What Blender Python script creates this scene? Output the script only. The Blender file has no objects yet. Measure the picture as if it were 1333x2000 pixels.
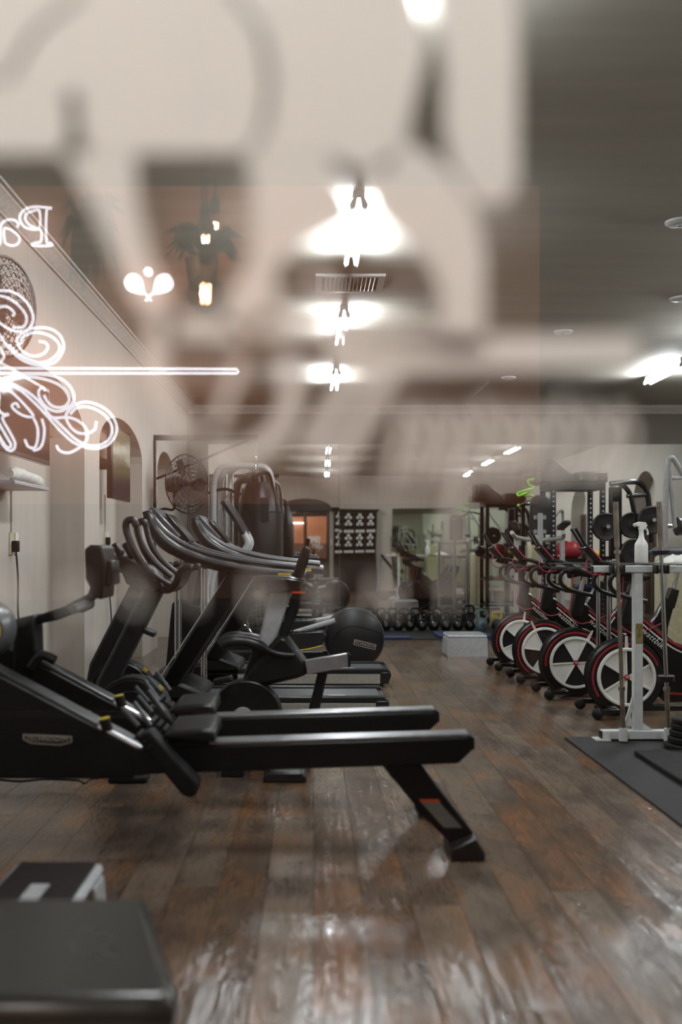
import bpy, bmesh, math, random
from mathutils import Vector, Matrix, Euler
random.seed(7)
R = math.radians
PI = math.pi
scene = bpy.context.scene
C = scene.collection

# ------------------------------------------------------------------ camera, world, exposure
F, CX, CY, EYE = 1944.0, 612.0, 1070.0, 1.2      # focal length (px of the 1333x2000 frame), vanishing point, eye height
GLASS = 0.62                                     # distance from the eye to the door glass
BACK = 14.8                                      # distance to the mirrored wall
cam = bpy.data.cameras.new('camera'); cam_o = bpy.data.objects.new('camera', cam); C.objects.link(cam_o)
cam_o.location = (0, 0, EYE); cam_o.rotation_euler = (R(90), 0, 0)
cam.sensor_fit = 'VERTICAL'; cam.sensor_height = 36.0; cam.sensor_width = 36.0
cam.lens = F / 2000 * 36.0
cam.shift_x = (666.5 - CX) / 2000; cam.shift_y = (CY - 1000) / 2000
cam.clip_start = 0.02; cam.clip_end = 100
cam.dof.use_dof = True; cam.dof.focus_distance = 7.8; cam.dof.aperture_fstop = 1.45
scene.camera = cam_o
w = bpy.data.worlds.new('world'); scene.world = w; w.use_nodes = True
w.node_tree.nodes['Background'].inputs[0].default_value = (0.02, 0.02, 0.022, 1)
w.node_tree.nodes['Background'].inputs[1].default_value = 0.3
vs = scene.view_settings
vs.view_transform = 'Standard'; vs.look = 'None'; vs.gamma = 1.0; vs.use_curve_mapping = False
vs.exposure = 0.0
TUBE_POWER = 190.0        # radiance of the fluorescent tubes in the gym
HALL_POWER = 24.0        # pendant bulbs in the dining hall behind the glass
NEON_POWER = 8.0
FILM_FILL = 138.0         # two unseen pendants added beside the glass door to brighten its film
try:
    scene.cycles.max_bounces = 7; scene.cycles.glossy_bounces = 5; scene.cycles.use_adaptive_sampling = True; scene.cycles.adaptive_threshold = 0.035; scene.cycles.transparent_max_bounces = 16
    scene.cycles.diffuse_bounces = 3
    scene.cycles.caustics_reflective = False; scene.cycles.caustics_refractive = False
    scene.cycles.sample_clamp_indirect = 4.0
except Exception:
    pass

# ------------------------------------------------------------------ helpers
def W(px, py, d):
    """the point at depth d that the photograph shows at pixel (px, py)"""
    return Vector(((px - CX) / F * d, d, EYE - (py - CY) / F * d))
def lin(c):
    return tuple(((x / 255 + 0.055) / 1.055) ** 2.4 if x > 10 else x / 255 / 12.92 for x in c)

def mat(name, rgb, rough=0.5, metal=0.0, spec=0.5, var=0.12, scale=30, bump=0.0, bscale=200, coat=0.0, streak=None):
    m = bpy.data.materials.new(name); m.use_nodes = True
    nt = m.node_tree; b = nt.nodes['Principled BSDF']
    c = lin(rgb)
    tc = nt.nodes.new('ShaderNodeTexCoord'); mp = nt.nodes.new('ShaderNodeMapping')
    nt.links.new(tc.outputs['Object'], mp.inputs[0])
    if streak: mp.inputs['Scale'].default_value = streak
    n = nt.nodes.new('ShaderNodeTexNoise'); n.inputs['Scale'].default_value = scale; n.inputs['Detail'].default_value = 4
    nt.links.new(mp.outputs[0], n.inputs[0])
    r = nt.nodes.new('ShaderNodeValToRGB')
    r.color_ramp.elements[0].position = 0.3; r.color_ramp.elements[1].position = 0.7
    r.color_ramp.elements[0].color = (*[x * (1 - var) for x in c], 1); r.color_ramp.elements[1].color = (*[min(1, x * (1 + var)) for x in c], 1)
    nt.links.new(n.outputs[0], r.inputs[0]); nt.links.new(r.outputs[0], b.inputs['Base Color'])
    mr = nt.nodes.new('ShaderNodeMapRange'); mr.inputs['To Min'].default_value = max(0.02, rough * 0.85); mr.inputs['To Max'].default_value = min(1, rough * 1.15)
    nt.links.new(n.outputs[0], mr.inputs[0]); nt.links.new(mr.outputs[0], b.inputs['Roughness'])
    b.inputs['Metallic'].default_value = metal; b.inputs['Specular IOR Level'].default_value = spec
    if coat: b.inputs['Coat Weight'].default_value = coat; b.inputs['Coat Roughness'].default_value = 0.15
    if bump:
        n2 = nt.nodes.new('ShaderNodeTexNoise'); n2.inputs['Scale'].default_value = bscale; nt.links.new(mp.outputs[0], n2.inputs[0])
        bp = nt.nodes.new('ShaderNodeBump'); bp.inputs['Strength'].default_value = bump; bp.inputs['Distance'].default_value = 0.004
        nt.links.new(n2.outputs[0], bp.inputs['Height']); nt.links.new(bp.outputs[0], b.inputs['Normal'])
    return m
def emit(name, rgb, strength):
    m = bpy.data.materials.new(name); m.use_nodes = True
    nt = m.node_tree; nt.nodes.remove(nt.nodes['Principled BSDF'])
    e = nt.nodes.new('ShaderNodeEmission'); e.inputs[0].default_value = (*rgb, 1); e.inputs[1].default_value = strength
    nt.links.new(e.outputs[0], nt.nodes['Material Output'].inputs[0])
    return m
M = {}
M['black'] = mat('black_plastic', (9, 9, 10), 0.42, spec=0.32, bump=0.05)
M['gloss_black'] = mat('gloss_black', (9, 9, 10), 0.22, spec=0.4, coat=0.25)
M['rubber'] = mat('rubber', (13, 13, 14), 0.75, spec=0.3, bump=0.25, bscale=300)
M['vinyl'] = mat('black_vinyl', (18, 18, 19), 0.36, spec=0.4, bump=0.12, bscale=260)
M['charcoal'] = mat('charcoal_paint', (27, 27, 29), 0.34, spec=0.42)
M['grey_satin'] = mat('grey_satin', (92, 94, 98), 0.32, metal=0.3)
M['screen_glass'] = mat('screen_glass', (12, 11, 11), 0.06, spec=0.35)
M['rail_grey'] = mat('rail_grey', (56, 58, 62), 0.34)
M['grey_paint'] = mat('grey_paint', (150, 151, 150), 0.35)
M['light_grey'] = mat('light_grey_plastic', (176, 178, 180), 0.4)
M['skirt'] = mat('treadmill_skirt', (158, 156, 148), 0.45)
M['alu'] = mat('brushed_aluminium', (186, 188, 192), 0.3, metal=0.85)
M['chrome'] = mat('chrome', (205, 206, 208), 0.14, metal=1.0, var=0.05)
M['bar_steel'] = mat('worn_bar_steel', (150, 140, 128), 0.35, metal=0.9, var=0.35, scale=14, bump=0.2, bscale=500)
M['white'] = mat('white_paint', (214, 216, 214), 0.4, var=0.08, scale=18)
M['white_plastic'] = mat('white_plastic', (222, 222, 216), 0.38, var=0.04)
M['cream'] = mat('cream_shroud', (196, 190, 158), 0.4)
M['red'] = mat('red', (150, 20, 30), 0.45)
M['redball'] = mat('red_ball', (150, 36, 44), 0.4)
M['yellow'] = mat('yellow', (222, 190, 30), 0.45)
M['orange'] = mat('orange_label', (200, 70, 25), 0.5)
M['label_grey'] = mat('label_grey', (110, 108, 104), 0.5)
M['green'] = mat('green_band', (128, 196, 48), 0.5)
M['blue'] = mat('blue_mat', (34, 56, 104), 0.6)
M['teal'] = mat('teal', (70, 170, 160), 0.5)
M['purple'] = mat('purple', (120, 84, 170), 0.5)
M['pink'] = mat('pink', (190, 50, 90), 0.5)
M['steelblue'] = mat('steel_blue', (96, 118, 124), 0.4)
M['gold'] = mat('gold_label', (150, 130, 70), 0.4)
M['towel'] = mat('towel', (214, 214, 208), 0.9, bump=0.6, bscale=120)
M['cabinet'] = mat('black_wood', (12, 12, 12), 0.55)
M['dark_frame'] = mat('dark_door_frame', (22, 18, 16), 0.45)
M['brown_door'] = mat('brown_door', (58, 40, 32), 0.5, streak=(6, 6, 0.6))
M['niche'] = mat('niche_shade', (140, 122, 108), 0.85)  # brown that paints the shade under the niche arches
M['wall'] = mat('wall_paint', (186, 178, 168), 0.8, var=0.05, scale=3, streak=(5, 5, 0.35), bump=0.05, bscale=40)
M['wall_grey'] = mat('wall_paint_grey', (128, 122, 112), 0.8, var=0.05, scale=4)
M['ceiling'] = mat('ceiling_paint', (184, 180, 170), 0.75, var=0.07, scale=2.2, streak=(0.4, 3, 1), bump=0.06, bscale=14)
M['crown'] = mat('crown_plaster', (196, 190, 182), 0.6)
M['hall_orange'] = mat('hall_orange_wall', (220, 158, 126), 0.8, var=0.06, scale=2)
M['hall_dark'] = mat('hall_dark_wall', (110, 96, 84), 0.8)
M['hall_ceiling'] = mat('hall_ceiling', (84, 80, 70), 0.8)
M['hall_veil_panel'] = mat('hall_veil_panel', (128, 92, 74), 0.6)  # tone of the added panel that dims the lower hall's veil
M['bench_vinyl'] = mat('bench_vinyl', (44, 48, 46), 0.27, var=0.03, scale=3, bump=0.03, bscale=160)
M['leaf'] = mat('leaf', (38, 50, 40), 0.6)
M['mat_rubber'] = mat('mat_rubber', (31, 32, 32), 0.7, spec=0.35, bump=0.3, bscale=220, var=0.25, scale=60)
M['cable'] = mat('cable', (20, 19, 18), 0.5)
M['print'] = mat('logo_print', (178, 172, 162), 0.5)
M['black_print'] = mat('black_print', (20, 20, 18), 0.6)
M['bronze'] = mat('lamp_metal', (70, 52, 38), 0.4, metal=0.8)
M['tube'] = emit('fluorescent_tube', (0.93, 0.98, 1.0), TUBE_POWER)
M['neon'] = emit('neon_tube', (0.95, 0.93, 1.0), NEON_POWER)
M['filament'] = emit('filament', (1.0, 0.62, 0.36), 60)
for k_ in ('neon', 'filament'):
    M[k_].cycles.emission_sampling = 'NONE'

def glass_material(name, refl, tint=(1, 1, 1)):
    m = bpy.data.materials.new(name); m.use_nodes = True
    nt = m.node_tree; nt.nodes.remove(nt.nodes['Principled BSDF'])
    t = nt.nodes.new('ShaderNodeBsdfTransparent'); t.inputs[0].default_value = (*tint, 1)
    g = nt.nodes.new('ShaderNodeBsdfGlossy'); g.inputs['Roughness'].default_value = 0.0
    x = nt.nodes.new('ShaderNodeMixShader'); x.inputs[0].default_value = refl
    nt.links.new(t.outputs[0], x.inputs[1]); nt.links.new(g.outputs[0], x.inputs[2]); nt.links.new(x.outputs[0], nt.nodes['Material Output'].inputs[0])
    return m
M['glass'] = glass_material('door_glass', 0.075)
M['bulb_glass'] = glass_material('bulb_glass', 0.1, (1.0, 0.9, 0.8))
nt = M['bulb_glass'].node_tree; lw = nt.nodes.new('ShaderNodeLayerWeight'); lw.inputs[0].default_value = 0.45
nt.links.new(lw.outputs['Facing'], next(n for n in nt.nodes if n.type == 'MIX_SHADER').inputs[0])
def mirror_material(name, col, wob):
    m = bpy.data.materials.new(name); m.use_nodes = True
    nt = m.node_tree; b = nt.nodes['Principled BSDF']
    b.inputs['Base Color'].default_value = (*col, 1); b.inputs['Metallic'].default_value = 1; b.inputs['Roughness'].default_value = 0.0
    tc = nt.nodes.new('ShaderNodeTexCoord'); n = nt.nodes.new('ShaderNodeTexNoise'); n.inputs['Scale'].default_value = 1.3; n.inputs['Detail'].default_value = 0
    bp = nt.nodes.new('ShaderNodeBump'); bp.inputs['Strength'].default_value = wob; bp.inputs['Distance'].default_value = 0.01
    nt.links.new(tc.outputs['Object'], n.inputs[0]); nt.links.new(n.outputs[0], bp.inputs['Height']); nt.links.new(bp.outputs[0], b.inputs['Normal'])
    return m
M['mirror'] = mirror_material('mirror_silver', (0.78, 0.79, 0.77), 0.12)
M['mirror_green'] = mirror_material('mirror_green', (0.6, 0.7, 0.58), 0.15)
def vinyl_material():
    m = bpy.data.materials.new('white_vinyl_film'); m.use_nodes = True
    nt = m.node_tree; nt.nodes.remove(nt.nodes['Principled BSDF'])
    d = nt.nodes.new('ShaderNodeBsdfDiffuse'); t = nt.nodes.new('ShaderNodeBsdfTranslucent'); x = nt.nodes.new('ShaderNodeMixShader')
    n = nt.nodes.new('ShaderNodeTexNoise'); n.inputs['Scale'].default_value = 25
    r = nt.nodes.new('ShaderNodeValToRGB'); r.color_ramp.elements[0].color = (0.86, 0.86, 0.85, 1); r.color_ramp.elements[1].color = (0.93, 0.93, 0.92, 1)
    nt.links.new(n.outputs[0], r.inputs[0])
    for s in (d, t): nt.links.new(r.outputs[0], s.inputs[0])
    x.inputs[0].default_value = 0.35
    nt.links.new(d.outputs[0], x.inputs[1]); nt.links.new(t.outputs[0], x.inputs[2]); nt.links.new(x.outputs[0], nt.nodes['Material Output'].inputs[0])
    return m
M['vinyl_film'] = vinyl_material()

PW, PL = 0.166, 1.22     # plank width and length
def plank_offset(col): return (col * 0.37 % 1.0) * PL
def wood_material():
    m = bpy.data.materials.new('distressed_wood'); m.use_nodes = True
    nt = m.node_tree; b = nt.nodes['Principled BSDF']; N = nt.nodes.new; L = nt.links.new
    def math_(op, a, b_=None):
        n = N('ShaderNodeMath'); n.operation = op
        for i, v in enumerate((a, b_)):
            if v is None: continue
            if isinstance(v, (int, float)): n.inputs[i].default_value = v
            else: L(v, n.inputs[i])
        return n.outputs[0]
    g = N('ShaderNodeNewGeometry'); s = N('ShaderNodeSeparateXYZ'); L(g.outputs['Position'], s.inputs[0])
    col = math_('FLOOR', math_('DIVIDE', s.outputs[0], PW))
    off = math_('MULTIPLY', math_('FLOORED_MODULO', math_('MULTIPLY', col, 0.37), 1.0), PL)
    row = math_('FLOOR', math_('DIVIDE', math_('SUBTRACT', s.outputs[1], off), PL))
    cv = N('ShaderNodeCombineXYZ'); L(col, cv.inputs[0]); L(row, cv.inputs[1])
    wn = N('ShaderNodeTexWhiteNoise'); wn.noise_dimensions = '3D'; L(cv.outputs[0], wn.inputs[0])
    # grain: stretched along the plank, shifted per plank
    va = N('ShaderNodeVectorMath'); va.operation = 'MULTIPLY_ADD'; L(wn.outputs['Color'], va.inputs[0]); va.inputs[1].default_value = (9, 9, 9); L(g.outputs['Position'], va.inputs[2])
    mp = N('ShaderNodeMapping'); mp.inputs['Scale'].default_value = (9, 0.9, 1); L(va.outputs[0], mp.inputs[0])
    gr = N('ShaderNodeTexNoise'); gr.inputs['Scale'].default_value = 2.6; gr.inputs['Detail'].default_value = 6; gr.inputs['Distortion'].default_value = 1.2; L(mp.outputs[0], gr.inputs[0])
    wv = N('ShaderNodeMath'); wv.operation = 'SINE'; L(math_('MULTIPLY', gr.outputs[0], 46.0), wv.inputs[0])
    pt = N('ShaderNodeTexNoise'); pt.inputs['Scale'].default_value = 2.3; pt.inputs['Detail'].default_value = 3; pt.inputs['Roughness'].default_value = 0.55
    mp2 = N('ShaderNodeMapping'); mp2.inputs['Scale'].default_value = (1.7, 0.8, 1); L(va.outputs[0], mp2.inputs[0]); L(mp2.outputs[0], pt.inputs[0])
    r1 = N('ShaderNodeValToRGB'); e = r1.color_ramp.elements
    e[0].position = 0.0; e[0].color = (*lin((88, 72, 58)), 1); e[1].position = 1.0; e[1].color = (*lin((126, 109, 93)), 1)
    x = e.new(0.35); x.color = (*lin((106, 82, 62)), 1); x = e.new(0.65); x.color = (*lin((108, 94, 81)), 1)
    L(wn.outputs[0], r1.inputs[0])
    r2 = N('ShaderNodeValToRGB'); e = r2.color_ramp.elements
    e[0].position = 0.52; e[0].color = (0, 0, 0, 1); e[1].position = 0.68; e[1].color = (0.7, 0.7, 0.7, 1); L(pt.outputs[0], r2.inputs[0])
    m1 = N('ShaderNodeMix'); m1.data_type = 'RGBA'; L(r2.outputs[0], m1.inputs[0]); L(r1.outputs[0], m1.inputs[6]); m1.inputs[7].default_value = (*lin((140, 96, 62)), 1)
    r3 = N('ShaderNodeValToRGB'); e = r3.color_ramp.elements
    e[0].position = 0.34; e[0].color = (0.8, 0.8, 0.8, 1); e[1].position = 0.5; e[1].color = (0, 0, 0, 1); L(pt.outputs[0], r3.inputs[0])
    m2 = N('ShaderNodeMix'); m2.data_type = 'RGBA'; L(r3.outputs[0], m2.inputs[0]); L(m1.outputs[2], m2.inputs[6]); m2.inputs[7].default_value = (*lin((78, 65, 57)), 1)
    sc = N('ShaderNodeMapRange'); sc.inputs['From Min'].default_value = -1; sc.inputs['To Min'].default_value = 0.84; sc.inputs['To Max'].default_value = 1.08; L(wv.outputs[0], sc.inputs[0])
    m3 = N('ShaderNodeMix'); m3.data_type = 'RGBA'; m3.blend_type = 'MULTIPLY'; m3.inputs[0].default_value = 1; L(m2.outputs[2], m3.inputs[6]); L(sc.outputs[0], m3.inputs[7])
    L(m3.outputs[2], b.inputs['Base Color'])
    rr = N('ShaderNodeMapRange'); rr.inputs['To Min'].default_value = 0.1; rr.inputs['To Max'].default_value = 0.24; L(pt.outputs[0], rr.inputs[0]); L(rr.outputs[0], b.inputs['Roughness'])
    b.inputs['Specular IOR Level'].default_value = 0.42; b.inputs['Coat Weight'].default_value = 0.13; b.inputs['Coat Roughness'].default_value = 0.09
    bp = N('ShaderNodeBump'); bp.inputs['Strength'].default_value = 0.2; bp.inputs['Distance'].default_value = 0.003; L(wv.outputs[0], bp.inputs['Height']); L(bp.outputs[0], b.inputs['Normal'])
    bq = N('ShaderNodeBump'); bq.inputs['Strength'].default_value = 0.06; bq.inputs['Distance'].default_value = 0.003; L(wv.outputs[0], bq.inputs['Height']); L(bq.outputs[0], b.inputs['Coat Normal'])
    return m
M['wood'] = wood_material()

def catmull(pts, n=6, closed=False):
    P = [Vector(p) for p in pts]
    if len(P) < 3: return P
    out = []
    m = len(P); rng = range(m) if closed else range(m - 1)
    for i in rng:
        if closed: a, b, c, d = P[(i - 1) % m], P[i], P[(i + 1) % m], P[(i + 2) % m]
        else: a, b, c, d = P[max(i - 1, 0)], P[i], P[i + 1], P[min(i + 2, m - 1)]
        for k in range(n):
            t = k / n
            out.append(0.5 * ((2 * b) + (c - a) * t + (2 * a - 5 * b + 4 * c - d) * t * t + (3 * b - a - 3 * c + d) * t ** 3))
    if not closed: out.append(P[-1])
    return out

BASE = {}
class MB:
    def __init__(self): self.v = []; self.f = []
    def add(self, vs, fs):
        n = len(self.v); self.v += [Vector(a) for a in vs]; self.f += [[i + n for i in q] for q in fs]; return self
    def box(self, x0, x1, y0, y1, z0, z1):
        return self.add([(x0, y0, z0), (x1, y0, z0), (x1, y1, z0), (x0, y1, z0), (x0, y0, z1), (x1, y0, z1), (x1, y1, z1), (x0, y1, z1)],
                        [(3, 2, 1, 0), (4, 5, 6, 7), (0, 1, 5, 4), (1, 2, 6, 5), (2, 3, 7, 6), (3, 0, 4, 7)])
    def obox(self, c, s, e=(0, 0, 0)):
        mtx = Matrix.Translation(c) @ Euler(e).to_matrix().to_4x4(); n = len(self.v)
        self.box(-s[0] / 2, s[0] / 2, -s[1] / 2, s[1] / 2, -s[2] / 2, s[2] / 2)
        for i in range(n, len(self.v)): self.v[i] = mtx @ self.v[i]
        return self
    def loft(self, A, B):      # two rings of the same length, closed at both ends
        n = len(A)
        return self.add(list(A) + list(B), [list(range(n))[::-1], list(range(n, 2 * n))] + [(i, (i + 1) % n, n + (i + 1) % n, n + i) for i in range(n)])
    def prism_xz(self, pts, y0, y1): return self.loft([(x, y0, z) for x, z in pts], [(x, y1, z) for x, z in pts])
    def prism_yz(self, pts, x0, x1): return self.loft([(x0, y, z) for y, z in pts], [(x1, y, z) for y, z in pts])
    def prism_xy(self, pts, z0, z1): return self.loft([(x, y, z0) for x, y in pts], [(x, y, z1) for x, y in pts])
    def trace(self, px, y0, y1, sm=0):      # an outline read at depth y0, carried back to y1
        P = [W(a, b, y0) for a, b in px]
        if sm: P = catmull(P, sm, True)
        return self.prism_xz([(p.x, p.z) for p in P], y0, y1)
    def cyl(self, a, b, r0, r1=None, seg=14):
        r1 = r0 if r1 is None else r1
        a = Vector(a); b = Vector(b); q = (b - a).to_track_quat('Z', 'Y')
        ring = lambda c, r: [c + q @ Vector((r * math.cos(2 * PI * i / seg), r * math.sin(2 * PI * i / seg), 0)) for i in range(seg)]
        return self.loft(ring(a, r0), ring(b, r1))
    def tube(self, pts, r, seg=10, n=0, closed=False, flat=1.0):
        P = catmull(pts, n, closed) if n else [Vector(p) for p in pts]
        m = len(P); rings = []
        up = None
        for i in range(m):
            if closed: t = P[(i + 1) % m] - P[i - 1]
            else: t = P[min(i + 1, m - 1)] - P[max(i - 1, 0)]
            t.normalize()
            if up is None:
                up = Vector((0, 1, 0)) if abs(t.y) < 0.9 else Vector((0, 0, 1))
            up = up - t * up.dot(t)
            if up.length < 1e-5: up = t.orthogonal()
            up.normalize(); s = t.cross(up)
            rr = r[min(len(r) - 1, int(i / max(1, m - 1) * (len(r) - 1) + 0.5))] if isinstance(r, (list, tuple)) else r
            rings.append([P[i] + up * rr * math.cos(2 * PI * k / seg) * flat + s * rr * math.sin(2 * PI * k / seg) for k in range(seg)])
        b = len(self.v); self.v += [q for g in rings for q in g]
        for i in range(m if closed else m - 1):
            j = (i + 1) % m
            for k in range(seg):
                l = (k + 1) % seg
                self.f.append([b + i * seg + k, b + i * seg + l, b + j * seg + l, b + j * seg + k])
        if not closed:
            self.f.append([b + k for k in range(seg)][::-1]); self.f.append([b + (m - 1) * seg + k for k in range(seg)])
        return self
    def lathe(self, prof, o, axis=(0, 0, 1), seg=20):
        o = Vector(o); q = Vector(axis).to_track_quat('Z', 'Y'); b = len(self.v)
        for r, h in prof:
            for k in range(seg): self.v.append(o + q @ Vector((r * math.cos(2 * PI * k / seg), r * math.sin(2 * PI * k / seg), h)))
        for i in range(len(prof) - 1):
            for k in range(seg):
                l = (k + 1) % seg; self.f.append([b + i * seg + k, b + i * seg + l, b + (i + 1) * seg + l, b + (i + 1) * seg + k])
        self.f.append([b + k for k in range(seg)][::-1]); self.f.append([b + (len(prof) - 1) * seg + k for k in range(seg)])
        return self
    def ball(self, c, r, s=(1, 1, 1), seg=18, rings=10):
        n = len(self.v)
        self.lathe([(max(1e-4, r * math.sin(PI * i / rings)), -r * math.cos(PI * i / rings)) for i in range(rings + 1)], (0, 0, 0), (0, 0, 1), seg)
        for i in range(n, len(self.v)): v = self.v[i]; self.v[i] = Vector(c) + Vector((v.x * s[0], v.y * s[1], v.z * s[2]))
        return self
    def torus(self, c, axis, Rr, r, seg=28, k=8):
        q = Vector(axis).to_track_quat('Z', 'Y')
        return self.tube([Vector(c) + q @ Vector((Rr * math.cos(2 * PI * i / seg), Rr * math.sin(2 * PI * i / seg), 0)) for i in range(seg)], r, k, closed=True)
    def ribbon(self, px, wpx, d, n=6, t=0.0004):   # a flat stroke of film on the glass
        P = catmull([W(a, b, d) for a, b in px], n) if n else [W(a, b, d) for a, b in px]
        hw = wpx / F * d / 2; b = len(self.v)
        for i, p in enumerate(P):
            tg = (P[min(i + 1, len(P) - 1)] - P[max(i - 1, 0)]).normalized(); s = Vector((-tg.z, 0, tg.x)) * hw
            self.v += [p + s, p - s, p - s + Vector((0, t, 0)), p + s + Vector((0, t, 0))]
        for i in range(len(P) - 1):
            for k in range(4):
                l = (k + 1) % 4; self.f.append([b + i * 4 + k, b + i * 4 + l, b + i * 4 + 4 + l, b + i * 4 + 4 + k])
        self.f.append([b + 3, b + 2, b + 1, b]); m = b + (len(P) - 1) * 4; self.f.append([m, m + 1, m + 2, m + 3])
        return self
    def build(self, name, material, parent=None, loc=None, bevel=0, smooth=True, label=None):
        base = BASE[parent.name] if parent else Vector(loc if loc else (0, 0, 0))
        me = bpy.data.meshes.new(name); me.from_pydata([tuple(v - base) for v in self.v], [], self.f)
        bm = bmesh.new(); bm.from_mesh(me); bmesh.ops.recalc_face_normals(bm, faces=bm.faces); bm.to_mesh(me); bm.free()
        me.materials.append(M[material])
        if smooth:
            me.polygons.foreach_set('use_smooth', [True] * len(me.polygons)); me.set_sharp_from_angle(angle=R(38))
        o = bpy.data.objects.new(name, me); C.objects.link(o)
        if parent: o.parent = parent
        else: o.location = base
        BASE[o.name] = base
        if bevel:
            mod = o.modifiers.new('edge', 'BEVEL'); mod.width = bevel; mod.segments = 2; mod.limit_method = 'ANGLE'; mod.angle_limit = R(40)
        if label: o['label'] = label
        return o

def tag(o, label, cat, group=None):
    o['label'] = label; o['category'] = cat
    if group: o['group'] = group
    return o
def thing(name, label, cat, loc, group=None):
    o = bpy.data.objects.new(name, None); C.objects.link(o); o.location = loc; o.empty_display_size = 0.1
    BASE[o.name] = Vector(loc); return tag(o, label, cat, group)
def struct(o): o['kind'] = 'structure'; return o
def copy_tree(o, delta, parent=None, label=None, group=None):
    c = o.copy(); C.objects.link(c)
    if parent: c.parent = parent
    else:
        c.location = o.location + Vector(delta)
        if label: c['label'] = label
        if group: c['group'] = group
    BASE[c.name] = BASE[o.name] + Vector(delta)
    for ch in list(o.children): copy_tree(ch, delta, c)
    return c
def text(name, s, size, loc, material, parent, rot=(R(90), 0, 0), extrude=0.0006, shear=0.0, sx=1.0, space=1.0, label=None):
    cu = bpy.data.curves.new(name, 'FONT'); cu.body = s; cu.size = size; cu.extrude = extrude; cu.shear = shear
    cu.align_x = 'CENTER'; cu.align_y = 'CENTER'; cu.space_character = space; cu.resolution_u = 3
    t = bpy.data.objects.new(name + '_tmp', cu); C.objects.link(t)
    dg = bpy.context.evaluated_depsgraph_get(); me = bpy.data.meshes.new_from_object(t.evaluated_get(dg))
    bpy.data.objects.remove(t); bpy.data.curves.remove(cu)
    me.name = name; me.materials.clear(); me.materials.append(M[material])
    o = bpy.data.objects.new(name, me); C.objects.link(o); o.rotation_euler = rot; o.scale = (sx, 1, 1)
    base = BASE[parent.name] if parent else Vector((0, 0, 0)); o.location = Vector(loc) - base
    if parent: o.parent = parent
    BASE[o.name] = base
    if label: o['label'] = label
    return o

# ------------------------------------------------------------------ the gym's shell
XL, XR, YF, ZC = -1.88, 6.0, 0.82, 3.31
NICHE = 0.28
floor = struct(MB().box(XL - 0.4, XR + 0.2, GLASS + 0.02, BACK + 0.2, -0.12, -0.013).build('floor', 'rubber'))
pm = MB().box(0.001, PW - 0.001, 0.001, PL - 0.001, -0.012, 0.0)
plank0 = pm.build('plank', 'wood', floor); mesh0 = plank0.data
spots = []
for col in range(math.floor((XL - NICHE) / PW), math.ceil(XR / PW)):
    off = plank_offset(col); off -= math.floor((off - 0.3) / PL) * PL
    r0 = math.floor((0.0 - plank_offset(col)) / PL)
    for row in range(r0, r0 + 14):
        y = plank_offset(col) + row * PL
        if y + PL < YF or y > BACK: continue
        x = col * PW; d = max(y + PL / 2, 1.0)
        px = CX + (x + PW / 2) / d * F; py = CY + EYE / d * F
        vis = -60 < px < 1400 and (py < 2300)
        spots.append((-(1 / d ** 2) if vis else 0, x, y))
spots.sort()
rest = MB()
for i, (k, x, y) in enumerate(spots):
    if i < 296 and k < 0:
        p = plank0 if i == 0 else bpy.data.objects.new('plank', mesh0)
        if i: C.objects.link(p); p.parent = floor
        p.location = (x, y, 0)
    else:
        rest.box(x + 0.001, x + PW - 0.001, y + 0.001, min(y + PL - 0.001, BACK + 0.1), -0.012, 0)
o = rest.build('more_planks', 'wood', floor); o['kind'] = 'stuff'

struct(MB().box(XL - 0.4, XR + 0.2, GLASS, BACK + 0.2, ZC, ZC + 0.15).build('ceiling', 'ceiling'))
struct(MB().box(XL - 0.5, XR + 0.3, BACK + 0.02, BACK + 0.2, 0, ZC).build('wall_back', 'wall_grey'))
def arched_wall(name, xa, xb, back_x, niches):
    y0, y1 = YF - 0.1, BACK + 0.02
    poly = [(y0, 0)]
    for a, b, spring, top in niches:
        poly += [(a, 0), (a, spring)]
        c, hw, hh = (a + b) / 2, (b - a) / 2, top - spring
        poly += [(c - hw * math.cos(PI * k / 14), spring + hh * math.sin(PI * k / 14)) for k in range(1, 14)]
        poly += [(b, spring), (b, 0)]
    poly += [(y1, 0), (y1, ZC), (y0, ZC)]
    wl = struct(MB().prism_yz(poly, xa, xb).build(name, 'wall', smooth=False))
    return wl
wl = arched_wall('wall_left', XL - NICHE, XL, None, [(5.6, 8.18, 2.1, 2.46), (8.75, 10.94, 2.12, 2.46), (12.0, 13.4, 2.12, 2.42)])
MB().box(XL - NICHE - 0.12, XL - NICHE, YF - 0.1, BACK, 0, ZC).build('niche_back', 'wall', wl)
for a, b in ((5.6, 8.18), (8.75, 10.94), (12.0, 13.4)):
    c = (a + b) / 2; hw = (b - a) / 2
    MB().prism_yz([(a, 2.11)] + [(c - hw * math.cos(PI * k / 14), 2.11 + 0.3 * math.sin(PI * k / 14)) for k in range(1, 14)] + [(b, 2.11)], XL - NICHE + 0.002, XL - NICHE + 0.03).build('arch_shade', 'niche', wl)  # brown sheet standing in for shade in the arch head
wr = arched_wall('wall_right', XR, XR + NICHE, None, [(6.6, 7.9, 2.0, 2.6), (10.9, 12.2, 2.0, 2.6)])
MB().box(XR + NICHE, XR + NICHE + 0.1, YF - 0.1, BACK, 0, ZC).build('niche_back', 'wall', wr)
for a, b in ((6.6, 7.9), (10.9, 12.2)):
    d_ = MB().box(XR + NICHE - 0.06, XR + NICHE - 0.002, a + 0.02, b - 0.02, 0.002, 1.98).build('door_panel', 'brown_door', wr)
    for k in range(5): MB().box(XR + NICHE - 0.075, XR + NICHE - 0.06, a + 0.08 + k * 0.235, a + 0.27 + k * 0.235, 0.1, 1.9).build('board', 'brown_door', d_)
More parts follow.
